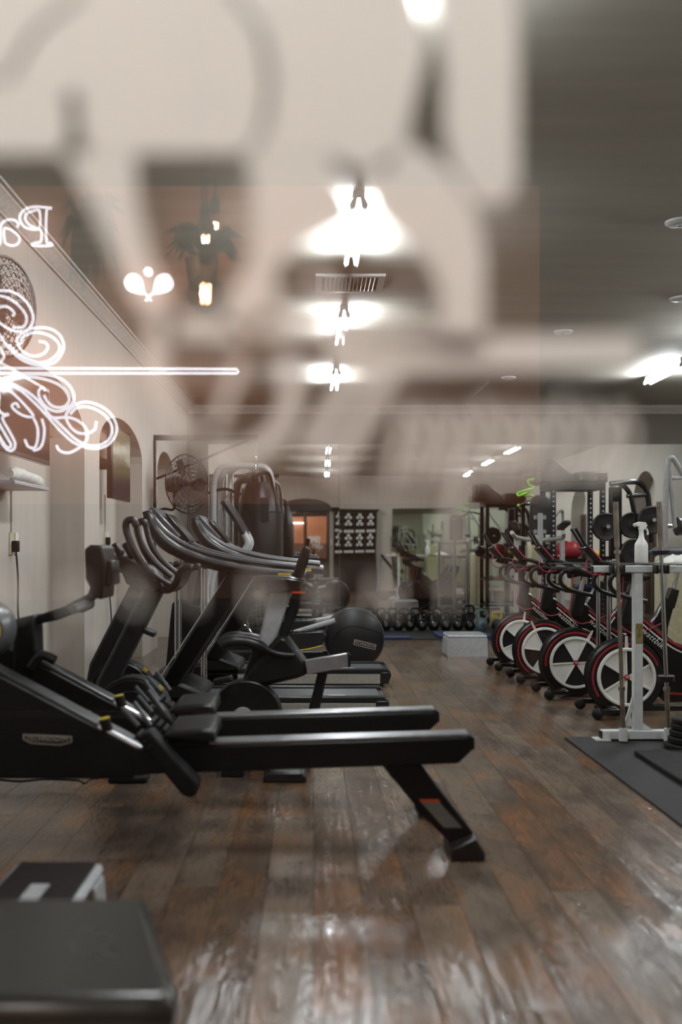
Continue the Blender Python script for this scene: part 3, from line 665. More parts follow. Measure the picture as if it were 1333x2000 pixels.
hs = MB().lathe([(0.02, -0.08), (r_ * 0.92, -0.08), (r_, -0.05), (r_, 0.05), (r_ * 0.92, 0.08), (0.02, 0.08)], (c0.x, 5.4, c0.z), (0, -1, 0), 36).build('flywheel_cover', 'black', t)
MB().lathe([(0.055, 0.0), (0.05, 0.012), (0.01, 0.016)], (W(474, 0, a).x, 5.32, W(0, 1402, a).z), (0, -1, 0)).build('hub_cap', 'light_grey', hs)
MB().torus((c0.x, 5.33, c0.z), (0, 1, 0), r_ * 0.95, 0.006, seg=36, k=6).build('rim', 'charcoal', hs)
for y in (5.34, 5.52):
    MB().trace([(596, 1290), (678, 1276), (682, 1283), (682, 1302), (600, 1318)], y, y + 0.04).build('seat_rail', 'alu', t, bevel=0.004)
    MB().trace([(680, 1275), (686, 1280), (685, 1302), (680, 1304)], y - 0.004, y + 0.044).build('rail_cap', 'black', t)
MB().trace([(622, 1312), (642, 1308), (622, 1400), (600, 1470), (580, 1470), (600, 1400)], 5.41, 5.49).build('rear_leg', 'black', t, bevel=0.012)
MB().trace([(415, 1330), (450, 1322), (456, 1330), (420, 1340)], 5.2, 5.3).build('pedal', 'black', t, bevel=0.006)
MB().trace([(420, 1500), (425, 1480), (610, 1470), (610, 1500)], 5.4, 5.5).build('base_beam', 'black', t, bevel=0.02)
bx_ = W(557, 0, 5.12).x
MB().prism_xz([(bx_ - 0.115, 0), (bx_ + 0.115, 0), (bx_ + 0.11, 0.03), (bx_ + 0.09, 0.055), (bx_ - 0.09, 0.055), (bx_ - 0.11, 0.03)], 5.08, 5.7).build('floor_foot', 'charcoal', t, bevel=0.012)
bx_ = W(452, 0, 5.12).x
MB().box(bx_ - 0.06, bx_ + 0.06, 5.2, 5.7, 0, 0.06).build('front_foot', 'charcoal', t, bevel=0.012)

# ------------------------------------------------------------------ rowing machines in the foreground
def rower(label):
    a, b = 3.86, 3.98
    t = thing('rowing_machine', label, 'rowing machine', (W(640, 0, 3.9).x, 3.92, 0), 'black rowing machines')
    beam = MB().trace([(262, 1462), (924, 1441), (928, 1462), (896, 1492), (262, 1514)], a, b).build('beam', 'black', t, bevel=0.006)
    P = [W(300, 1459, a), W(918, 1440, a)]
    MB().loft([(P[0].x, a + 0.012, P[0].z - 0.002), (P[0].x, b - 0.012, P[0].z - 0.002), (P[0].x, b - 0.012, P[0].z + 0.012), (P[0].x, a + 0.012, P[0].z + 0.012)],
              [(P[1].x, a + 0.012, P[1].z - 0.002), (P[1].x, b - 0.012, P[1].z - 0.002), (P[1].x, b - 0.012, P[1].z + 0.012), (P[1].x, a + 0.012, P[1].z + 0.012)]).build('slide_rail', 'alu', beam, bevel=0.003)
    MB().trace([(916, 1437), (927, 1441), (928, 1462), (920, 1466)], a - 0.003, b + 0.003).build('end_cap', 'rubber', beam)
    lg = MB().trace([(742, 1490), (818, 1488), (926, 1628), (915, 1662), (895, 1660), (815, 1584), (810, 1572)], a + 0.015, b - 0.015).build('rear_leg', 'black', t, bevel=0.006)
    st = MB().trace([(822, 1566), (858, 1566), (904, 1617), (868, 1617)], a + 0.0125, a + 0.015).build('warning_label', 'label_grey', lg)
    MB().trace([(819, 1561.5), (857, 1561.5), (861, 1566.5), (823, 1566.5)], a + 0.012, a + 0.015).build('label_header', 'orange', lg)
    z0 = 0.0
    MB().loft([(W(878, 0, a).x, 3.80, 0.0), (W(944, 0, a).x, 3.80, 0.0), (W(944, 0, a).x, 3.80, 0.03), (W(926, 0, a).x, 3.80, 0.09), (W(878, 0, a).x, 3.80, 0.05)],
              [(W(878, 0, a).x, 4.05, 0.0), (W(944, 0, a).x, 4.05, 0.0), (W(944, 0, a).x, 4.05, 0.03), (W(926, 0, a).x, 4.05, 0.09), (W(878, 0, a).x, 4.05, 0.05)]).build('rear_foot', 'charcoal', t, bevel=0.008)
    # body
    MB().trace([(-260, 1320), (-120, 1250), (-20, 1309), (272, 1464), (262, 1522), (-260, 1522)], a + 0.005, b + 0.06).build('body', 'black', t, bevel=0.01)
    q0, q1, q2 = W(-20, 1306, a), W(190, 1420, a), W(274, 1464, a)
    MB().tube([(q0.x, a + 0.02, q0.z), (q1.x, a + 0.02, q1.z)], 0.011, seg=8).build('frame_strip', 'charcoal', t)
    MB().tube([(q1.x, a + 0.018, q1.z), (q2.x, a + 0.018, q2.z)], 0.0125, seg=8).build('frame_strip', 'alu', t)
    q = W(208, 1424, a)
    kn = MB().cyl((q.x, a + 0.02, q.z - 0.01), (q.x - 0.012, a + 0.02, q.z + 0.035), 0.022).build('knob', 'black', t)
    MB().cyl((q.x - 0.0122, a + 0.02, q.z + 0.0355), (q.x - 0.0135, a + 0.02, q.z + 0.041), 0.021).build('knob_cap', 'yellow', kn)
    q = W(92, 1443, a); MB().trace([(45, 1434), (140, 1438), (140, 1450), (118, 1456), (60, 1452), (45, 1444)], a + 0.0025, a + 0.005).build('badge', 'print', t)
    MB().trace([(47.5, 1436), (138, 1440), (138, 1449), (117, 1454), (61, 1450), (47.5, 1443)], a + 0.0018, a + 0.003).build('badge_field', 'black_print', t)
    text('badge_lettering', 'TECHNOGYM', 0.026, (q.x, a + 0.0012, q.z - 0.001), 'print', t, rot=(R(90), R(1.5), 0))
    # seat: shaped pad on a carriage
    x0, x1, zt = W(312, 0, 3.77).x, W(421, 0, 3.77).x, 0.52
    MB().loft([(x0, 3.77, zt - 0.05), (x1, 3.77, zt - 0.055), (x1 - 0.005, 3.77, zt - 0.012), (x1 - 0.05, 3.77, zt - 0.006), (x0 + 0.03, 3.77, zt - 0.016)],
              [(x0 + 0.01, 4.07, zt - 0.05), (x1, 4.07, zt - 0.055), (x1 - 0.005, 4.07, zt - 0.0), (x1 - 0.05, 4.07, zt + 0.004), (x0 + 0.03, 4.07, zt - 0.006)]).build('seat', 'vinyl', t, bevel=0.014)
    MB().box(x0 + 0.02, x1 - 0.03, a - 0.02, b + 0.02, zt - 0.09, zt - 0.05).build('seat_carriage', 'black', t, bevel=0.006)
    # foot plates with straps and heel pins
    for y in (3.70, 4.02):
        fp = MB().trace([(262, 1440), (292, 1428), (388, 1532), (384, 1550), (374, 1560), (356, 1554)], y, y + 0.11).build('foot_plate', 'rubber', t, bevel=0.01)
        for k in (0, 1):
            p0, p1 = W(300 - 28 * k, 1410 + 6 * k, 3.8), W(268 - 26 * k, 1366 + 16 * k, 3.8)
            MB().tube([(p0.x, y + 0.03 + 0.05 * k, p0.z), (p1.x, y + 0.03 + 0.05 * k, p1.z)], 0.009, seg=8).build('heel_pin', 'grey_satin', fp)
        p0 = W(292, 1424, 3.8)
        for k in range(3): MB().obox((p0.x - 0.03 + k * 0.024, y + 0.055, p0.z - 0.012 - k * 0.018), (0.016, 0.12, 0.02), (0, R(45), 0)).build('strap_tooth', 'charcoal', fp)
    # front stand, off to the left
    fx = W(-200, 0, a).x
    MB().box(fx - 0.06, fx + 0.06, 3.7, 4.2, 0, 0.06).build('front_foot', 'charcoal', t, bevel=0.01)
    MB().box(fx - 0.05, fx + 0.05, a + 0.02, b, 0.05, 0.35).build('front_leg', 'black', t, bevel=0.01)
    return t
rw2 = rower('black rowing machine nearer to the glass, its slanted rear leg in full view')
rw = copy_tree(rw2, (-0.06, 0.6, -0.0), label='black rowing machine behind the nearer one, with raised console arm')
a = 4.46
MB().trace([(22, 1335), (26, 1210), (68, 1200), (72, 1330)], a, a + 0.14).build('tower', 'black', rw, bevel=0.015)
MB().trace([(60, 1222), (66, 1204), (120, 1186), (172, 1160), (180, 1130), (190, 1130), (188, 1168), (150, 1196), (110, 1212)], a + 0.04, a + 0.1).build('console_arm', 'black', rw, bevel=0.008)
cs = MB().trace([(164, 1072), (176, 1064), (200, 1066), (206, 1100), (200, 1172), (186, 1168), (166, 1130)], a - 0.06, a + 0.2).build('console', 'black', rw, bevel=0.012)
MB().trace([(200, 1098), (218, 1094), (220, 1142), (204, 1146)], a - 0.02, a + 0.16).build('display', 'gloss_black', cs, bevel=0.006)
MB().tube([W(142, 1190, a - 0.14), W(168, 1182, a - 0.04), W(172, 1178, a + 0.07), W(176, 1180, a + 0.18), W(160, 1188, a + 0.28)], [0.022, 0.022, 0.014, 0.022, 0.022], n=4).build('pull_handle', 'grey_satin', rw)
MB().tube([W(60, 1304, a), W(80, 1280, a), W(108, 1290, a)], 0.022, n=4).build('grip', 'charcoal', rw)
wc = W(-44, 1232, 3.86)
fw = MB().lathe([(0.02, 0), (0.1, 0.0), (0.115, 0.03), (0.115, 0.13), (0.1, 0.16), (0.02, 0.16)], (wc.x, 4.02, wc.z), (0, -1, 0), 30).build('flywheel_cage', 'grey_satin', rw2)
MB().torus((wc.x, 3.862, wc.z), (0, 1, 0), 0.085, 0.006, k=6).build('stripe', 'yellow', fw)
tag(MB().tube([W(0, 1523, 4.98), W(40, 1526, 4.95), W(90, 1522, 5.0), W(150, 1524, 4.97), W(165, 1530, 4.9), W(178, 1522, 5.0), W(200, 1518, 5.1)], 0.006, n=6).build('floor_cable', 'cable', loc=W(90, 1524, 4.98)), 'thin black cable curling on the floor under the rowing machines', 'cable')

# ------------------------------------------------------------------ cross trainer with the large disc housing
a = 10.0
t = thing('cross_trainer', 'dark cross trainer with large round rear housing and grey curved arms', 'cross trainer', (W(560, 0, 10.25).x, 10.25, 0))
c0 = W(693, 1248, a); r_ = 60 / F * a
ds = MB().lathe([(0.02, -0.14), (r_ * 0.8, -0.14), (r_ * 0.95, -0.11), (r_, -0.06), (r_, 0.06), (r_ * 0.95, 0.11), (r_ * 0.8, 0.14), (0.02, 0.14)], (c0.x, a + 0.14, c0.z), (0, -1, 0), 44).build('disc_housing', 'charcoal', t)
MB().torus((c0.x, a + 0.04, c0.z), (0, 1, 0), r_ * 0.975, 0.006, seg=44, k=6).build('rim', 'grey_satin', ds)
P = [W(px, py, a) for px, py in ((650, 1262), (660, 1235), (685, 1222), (712, 1226), (748, 1238))]
MB().tube([(p.x, a - 0.001, p.z) for p in P], 0.005, n=5).build('crease', 'black', ds)
q = W(713, 1259, a)
MB().obox((q.x, a - 0.003, q.z), (0.225, 0.004, 0.055), (0, R(14), 0)).build('badge', 'print', ds)
MB().obox((q.x, a - 0.0052, q.z), (0.212, 0.002, 0.043), (0, R(14), 0)).build('badge_field', 'black_print', ds)
text('badge_lettering', 'TECHNOGYM', 0.038, (q.x, a - 0.0068, q.z), 'print', ds, rot=(R(90), R(14), 0), sx=0.95)
MB().box(c0.x - 0.2, c0.x + 0.2, a + 0.02, a + 0.5, 0.0, 0.07).build('rear_foot', 'charcoal', t, bevel=0.015)
MB().box(W(350, 0, a).x, c0.x, a + 0.22, a + 0.34, 0.04, 0.14).build('base_beam', 'charcoal', t, bevel=0.02)
MB().box(W(345, 0, a).x, W(365, 0, a).x, a - 0.02, a + 0.56, 0.0, 0.06).build('front_foot', 'charcoal', t, bevel=0.015)
for y, dz, dx in ((a + 0.02, 0.0, 0.0), (a + 0.42, 0.09, -0.1)):
    p0, p1 = W(575, 1236, a), W(655, 1212, a)
    MB().tube([(p0.x + dx, y, p0.z + dz * 0.4), (p1.x, y, p1.z)], 0.028, seg=10).build('link_arm', 'light_grey', t)
    P = [W(px, py, a) for px, py in ((556, 1236), (632, 1232), (640, 1240), (628, 1262), (570, 1275), (548, 1262))]
    pd = MB().prism_xz([(p.x + dx, p.z + dz) for p in P], y - 0.06, y + 0.1).build('pedal', 'charcoal', t, bevel=0.015)
    P = [W(px, py, a) for px, py in ((562, 1278), (600, 1273), (630, 1266))]
    MB().tube([(p.x + dx, y - 0.062, p.z + dz + 0.03) for p in P], 0.006, seg=6, n=4).build('stripe', 'yellow', pd)
    for k in range(6):
        p = W(562 + k * 13, 1235, a); MB().box(p.x + dx, p.x + dx + 0.05, y - 0.05, y + 0.09, p.z + dz - 0.012, p.z + dz + 0.012).build('tread_pad', 'rubber', pd)
MB().trace([(336, 1178), (345, 1172), (398, 1188), (400, 1215), (396, 1320), (322, 1320), (332, 1210)], a + 0.12, a + 0.44).build('front_housing', 'black', t, bevel=0.02)
MB().trace([(374, 1185), (390, 1188), (405, 1100), (392, 1096)], a + 0.24, a + 0.32).build('mast', 'charcoal', t, bevel=0.01)
MB().trace([(380, 1060), (392, 1052), (420, 1092), (408, 1100)], a + 0.16, a + 0.4).build('console', 'black', t, bevel=0.01)
for y in (a + 0.0, a + 0.52):
    P = [W(px, py, a) for px, py in ((404, 1190), (402, 1150), (412, 1112), (436, 1094), (468, 1084), (484, 1062), (476, 1040))]
    MB().tube([(p.x, y, p.z) for p in P], 0.034, seg=10, n=5).build('moving_arm', 'light_grey', t)
    P = [W(px, py, a) for px, py in ((477, 1043), (462, 1016), (436, 978))]
    MB().tube([(p.x, y, p.z) for p in P], 0.036, seg=10, n=4).build('arm_grip', 'charcoal', t)
MB().tube([W(404, 1188, a), W(400, 1240, a), W(440, 1262, a), W(556, 1262, a)], 0.022, n=4).build('pedal_bar', 'charcoal', t)
# small stepper seen between the treadmill columns
a = 11.2
t = thing('mini_stepper', 'low dark exerciser with chrome levers between the treadmills and mirror', 'exercise machine', (W(500, 0, a).x, a + 0.2, 0))
MB().trace([(430, 1250), (440, 1240), (500, 1245), (560, 1260), (560, 1275), (430, 1270)], a, a + 0.35).build('body', 'charcoal', t, bevel=0.02)
MB().box(W(430, 0, a).x, W(560, 0, a).x, a, a + 0.35, 0, 0.06).build('base', 'black', t, bevel=0.015)
MB().cyl((W(490, 0, a).x, a + 0.17, 0.04), (W(490, 0, a).x, a + 0.17, 0.2), 0.06).build('pivot', 'black', t)
MB().tube([W(462, 1248, a), W(472, 1222, a), W(484, 1226, a), W(494, 1242, a)], 0.014, n=4).build('lever', 'chrome', t)
MB().tube([W(490, 1240, a), W(478, 1196, a)], 0.01, n=0).build('lever', 'chrome', t)

# ------------------------------------------------------------------ kettlebells along the mirror
def kettlebell(x, y, z, kz, material, band, label, group):
    k = kz * 0.76
    t = thing('kettlebell', label, 'kettlebell', (x, y, z), group)
    MB().lathe([(0.02, 0), (0.06 * k, 0.002), (0.1 * k, 0.04 * kz), (0.106 * k, 0.085 * kz), (0.09 * k, 0.13 * kz), (0.05 * k, 0.16 * kz), (0.02, 0.165 * kz)], (x, y, z), seg=20).build('bell', material, t)
    MB().tube([(x - 0.055 * k, y, z + 0.13 * kz), (x - 0.088 * k, y, z + 0.195 * kz), (x - 0.07 * k, y, z + 0.248 * kz), (x, y, z + 0.26 * kz), (x + 0.07 * k, y, z + 0.248 * kz), (x + 0.088 * k, y, z + 0.195 * kz), (x + 0.055 * k, y, z + 0.13 * kz)], 0.016 * kz, n=5).build('handle', band, t)
    MB().lathe([(0.035 * k, 0), (0.033 * k, 0.006), (0.01, 0.007)], (x, y - 0.104 * k, z + 0.085 * kz), (0, -1, 0), 16).build('weight_mark', 'grey_satin' if material != 'black' else 'charcoal', t)
    return t
KY = 14.3
k0 = kettlebell(W(730, 0, KY).x, KY, 0.012, 1.0, 'gloss_black', 'gloss_black', 'black kettlebell in the row on the black strip before the mirror', 'black kettlebells in front of the mirror')
for i, px in enumerate((754, 778, 801, 825, 848, 871, 895, 918)): copy_tree(k0, (W(px, 0, KY).x - W(730, 0, KY).x, 0.015 * math.sin(px), 0))
kettlebell(W(942, 0, KY - 0.1).x, KY - 0.1, 0.012, 1.15, 'steelblue', 'steelblue', 'grey-blue kettlebell with round silver mark at the row end', 'coloured kettlebells')
kettlebell(W(971, 0, KY).x, KY, 0.012, 1.0, 'black', 'yellow', 'black kettlebell with yellow handle behind the farthest bike wheel', 'coloured kettlebells')
kettlebell(W(620, 0, KY).x, KY, 0.1725, 1.0, 'gloss_black', 'gloss_black', 'black kettlebell standing alone on the low black plinth', 'black kettlebells in front of the mirror')
x0, x1 = W(560, 0, KY).x, W(668, 0, KY).x
tag(MB().box(x0, x1, KY - 0.2, KY + 0.2, 0.0115, 0.172).build('plinth', 'black', loc=((x0 + x1) / 2, KY, 0), bevel=0.01), 'low black plinth under the single kettlebell by the mirror', 'plinth')
x0, x1 = W(560, 0, 13.3).x, W(985, 0, 13.3).x
tag(MB().box(x0, x1, 13.0, BACK - 0.05, 0.001, 0.011).build('rubber_strip', 'mat_rubber', loc=((x0 + x1) / 2, 13.9, 0)), 'black rubber floor strip under the kettlebell row', 'mat')
bp = W(900, 0, 13.45)
tag(MB().box(W(850, 0, 13.5).x, W(950, 0, 13.5).x, 13.1, 13.75, 0.012, 0.05).build('folded_mat', 'blue', loc=(bp.x, 13.4, 0.012), bevel=0.012), 'blue folded exercise mat on the black strip behind the white step', 'mat')
tag(MB().box(W(742, 0, 13.3).x, W(800, 0, 13.3).x, 13.02, 13.3, 0.012, 0.03).build('exercise_mat', 'blue', loc=(W(770, 0, 13.3).x, 13.15, 0.012), bevel=0.008), 'small blue mat on the strip beside the disc housing', 'mat')

# ------------------------------------------------------------------ step platforms
def step(x0, x1, y0, y1, h, material, top, label, slot):
    t = thing('step_platform', label, 'step', ((x0 + x1) / 2, (y0 + y1) / 2, 0))
    th = 0.035
    long_x = (x1 - x0) > (y1 - y0)
    MB().box(x0, x1, y0, y1, h - th, h).build('deck', material, t, bevel=0.02)
    b = MB(); sl = 0.06
    if long_x:
        for xa, s in ((x0, 1), (x1, -1)):
            MB().loft([(xa + s * 0.0, y0 + 0.01, h - th), (xa + s * 0.1, y0 + 0.01, h - th), (xa + s * 0.1, y1 - 0.01, h - th), (xa + s * 0.0, y1 - 0.01, h - th)],
                      [(xa - s * 0.01, y0 - 0.01, 0), (xa + s * 0.09, y0 - 0.01, 0), (xa + s * 0.09, y1 + 0.01, 0), (xa - s * 0.01, y1 + 0.01, 0)]).build('leg_block', material, t, bevel=0.015)
        MB().box(x0 + 0.0, x1 - 0.0, y0 - 0.012, y0 + 0.02, 0.0, h - th).build('apron', material, t)
        MB().box(x0 + 0.09, x1 - 0.09, y1 - 0.03, y1 - 0.005, 0.04, h - th).build('apron', material, t)
    else:
        for ya, s in ((y0, 1), (y1, -1)):
            for xa, q in ((x0, 1), (x1, -1)):
                MB().loft([(xa, ya, h - th), (xa + q * 0.05, ya, h - th), (xa + q * 0.05, ya + s * 0.14, h - th), (xa, ya + s * 0.14, h - th)],
                          [(xa - q * 0.015, ya, 0), (xa + q * 0.035, ya, 0), (xa + q * 0.035, ya + s * 0.1, 0), (xa - q * 0.015, ya + s * 0.1, 0)]).build('leg', material, t, bevel=0.012)
    MB().box(x0 + 0.02, x1 - 0.02, y0 + 0.02, y1 - 0.02, h, h + 0.006).build('top_pad', top, t)
    cx_, cy_ = (x0 + x1) / 2, (y0 + y1) / 2
    MB().box(cx_ - slot[0] / 2, cx_ + slot[0] / 2, cy_ - slot[1] / 2, cy_ + slot[1] / 2, h + 0.006, h + 0.0075).build('slot_plate', 'light_grey', t)
    return t
xa, xb = W(874, 0, 11.0).x, W(952, 0, 11.0).x
step(xa, xb, 10.98, 11.38, 0.24, 'light_grey', 'grey_paint', 'pale grey step platform on the floor before the kettlebells', (0.06, 0.05))
step(-0.945, -0.665, 2.55, 3.17, 0.2, 'light_grey', 'charcoal', 'grey step platform with dark top behind the padded bench', (0.055, 0.16))

# padded bench at the bottom left
t = thing('padded_bench', 'black vinyl padded bench at the bottom left corner', 'bench', (-0.62, 1.86, 0))
zt = 0.46
P0 = [(-1.1, 1.63), (-0.228, 1.63), (-0.232, 1.7), (-0.345, 2.1), (-0.36, 2.12), (-1.1, 2.12)]
pad = MB().prism_xy(P0, zt - 0.085, zt).build('pad', 'bench_vinyl', t, bevel=0.03)
P = [Vector((x, y, zt - 0.045)) for x, y in P0]
MB().tube(P, 0.004, seg=6, closed=True).build('piping', 'black', pad)
MB().box(-1.05, -0.4, 1.75, 1.81, zt - 0.14, zt - 0.085).box(-1.05, -0.4, 1.95, 2.01, zt - 0.14, zt - 0.085).build('frame', 'black', t)
for x in (-0.98, -0.5): MB().box(x - 0.025, x + 0.025, 1.85, 1.9, 0.04, zt - 0.1).build('leg', 'black', t); MB().box(x - 0.03, x + 0.03, 1.66, 2.1, 0, 0.045).build('foot_bar', 'black', t, bevel=0.008)

# ------------------------------------------------------------------ rubber mats and the white bar rack
tag(MB().box(1.585, 5.9, 1.2, 6.27, 0.001, 0.01).build('rubber_mat', 'mat_rubber', loc=(3.6, 3.9, 0)), 'large grey-black rubber floor mat under the white bar rack', 'mat')
tag(MB().box(1.845, 4.2, 2.4, 5.72, 0.0102, 0.04).build('lifting_mat', 'rubber', loc=(3, 3.7, 0.01), bevel=0.008), 'thicker black lifting mat lying on the larger rubber mat', 'mat')
a = 6.15
t = thing('bar_rack', 'white steel rack holding upright weight bars', 'rack', (W(1248, 0, a).x, 6.12, 0.01))
px = lambda p, d=a: W(p, 0, d).x
pz = lambda p, d=a: W(0, p, d).z
MB().box(px(1240), px(1257), a, a + 0.055, 0.06, 1.09).build('upright', 'white', t, bevel=0.004)
MB().box(px(1160), px(1460), a - 0.01, a + 0.06, pz(1118), pz(1105)).build('cross_beam', 'white', t, bevel=0.004)
MB().box(px(1160) - 0.001, px(1160) + 0.001, a - 0.005, a + 0.055, pz(1117), pz(1106)).build('beam_plug', 'black', t)
MB().box(px(1177), px(1460), a - 0.01, a + 0.06, 0.018, 0.07).build('base_beam', 'white', t, bevel=0.004)
MB().box(px(1163), px(1192), a - 0.03, a + 0.08, 0.0105, 0.018).build('foot_plate', 'white', t)
MB().box(px(1175) - 0.0, px(1177), a - 0.005, a + 0.055, 0.022, 0.066).build('beam_plug', 'black', t)
MB().trace([(1240, 1350), (1240, 1365), (1232, 1400), (1240, 1418), (1226, 1418), (1222, 1412)], a + 0.02, a + 0.04).build('gusset', 'white', t)
MB().trace([(1257, 1412), (1275, 1425), (1257, 1425)], a + 0.02, a + 0.04).build('gusset', 'white', t)
lbp = MB().box(px(1243.5), px(1255), a - 0.003, a, pz(1256), pz(1219)).build('label_plate', 'gold', t)
MB().box(px(1242.8), px(1255.8), a - 0.002, a, pz(1257), pz(1218)).build('label_border', 'black_print', t)
for i, chx in enumerate('UIP'): text('label_letter', chx, 0.036, (px(1249.4), a - 0.0036, pz(1226 + i * 8.6)), 'black_print', lbp)
bars = ((1203, 1218, 'upright weight bar in the white rack, left of its post', True), (1288, 1306, 'upright weight bar in the white rack, right of its post', False))
for xt, xb_, label, pl in bars:
    d = a - 0.06
    cup = W(xb_, 1418, d)
    MB().cyl((cup.x, d, 0.02), (cup.x, d, 0.095), 0.026, seg=14).build('bar_cup', 'white', t)
    zt = pz(1112); f = (1418 - 1112) / (1418 - 980); xc = W(xb_ + (xt - xb_) * f, 0, d).x
    for s_ in (-1, 1): MB().box(xc + s_ * 0.032 - 0.008, xc + s_ * 0.032 + 0.008, d - 0.02, a - 0.01, pz(1120), pz(1103)).build('bar_clip', 'black', t)
    A, B = W(xb_, 1418, d), W(xt, 980, d); A.z = 0.1
    b_ = thing('weight_bar', label, 'weight bar', A, 'upright weight bars')
    L_ = lambda u: A.lerp(B, u)
    MB().cyl(L_(0), L_(0.17), 0.0145).build('lower_sleeve', 'bar_steel', b_); MB().cyl(L_(0.17), L_(0.80), 0.0125).build('shaft', 'bar_steel' if pl else 'chrome', b_); MB().cyl(L_(0.80), L_(1), 0.0165).build('upper_sleeve', 'bar_steel', b_)
    MB().cyl(L_(0.165), L_(0.18), 0.021).build('collar', 'chrome', b_); MB().cyl(L_(0.77), L_(0.785), 0.021).build('collar', 'chrome', b_)
    if not pl:
        MB().cyl(L_(0.205), L_(0.23), 0.05).build('clamp', 'black', b_); MB().cyl(L_(0.765), L_(0.785), 0.055).build('clamp', 'black', b_)
# weight plates stacked on the mat
for k in range(5):
    r = (0.15, 0.13, 0.12, 0.115, 0.11)[k]; z = 0.0105 + sum((0.036, 0.04, 0.04, 0.036, 0.034)[:k]); h = (0.036, 0.04, 0.04, 0.036, 0.034)[k]
    x = W(1350, 0, 5.89).x
    pt = thing('weight_plate', 'black rubber weight plate beside the bar rack, %s of its stack' % ('lowest', 'second from the bottom', 'middle one', 'second from the top', 'topmost')[k], 'weight plate', (x, 5.89, z), 'stacked weight plates')
    MB().lathe([(0.03, 0.001), (r * 0.9, 0.001), (r, 0.008), (r, h - 0.009), (r * 0.9, h - 0.001), (r * 0.7, h - 0.004), (0.05, h - 0.004), (0.045, h - 0.001), (0.03, h - 0.001)], (x, 5.89, z), seg=28).build('disc', 'rubber', pt)
    MB().torus((x, 5.89, z + h - 0.003), (0, 0, 1), 0.032, 0.003, k=6).build('bushing', 'chrome', pt)

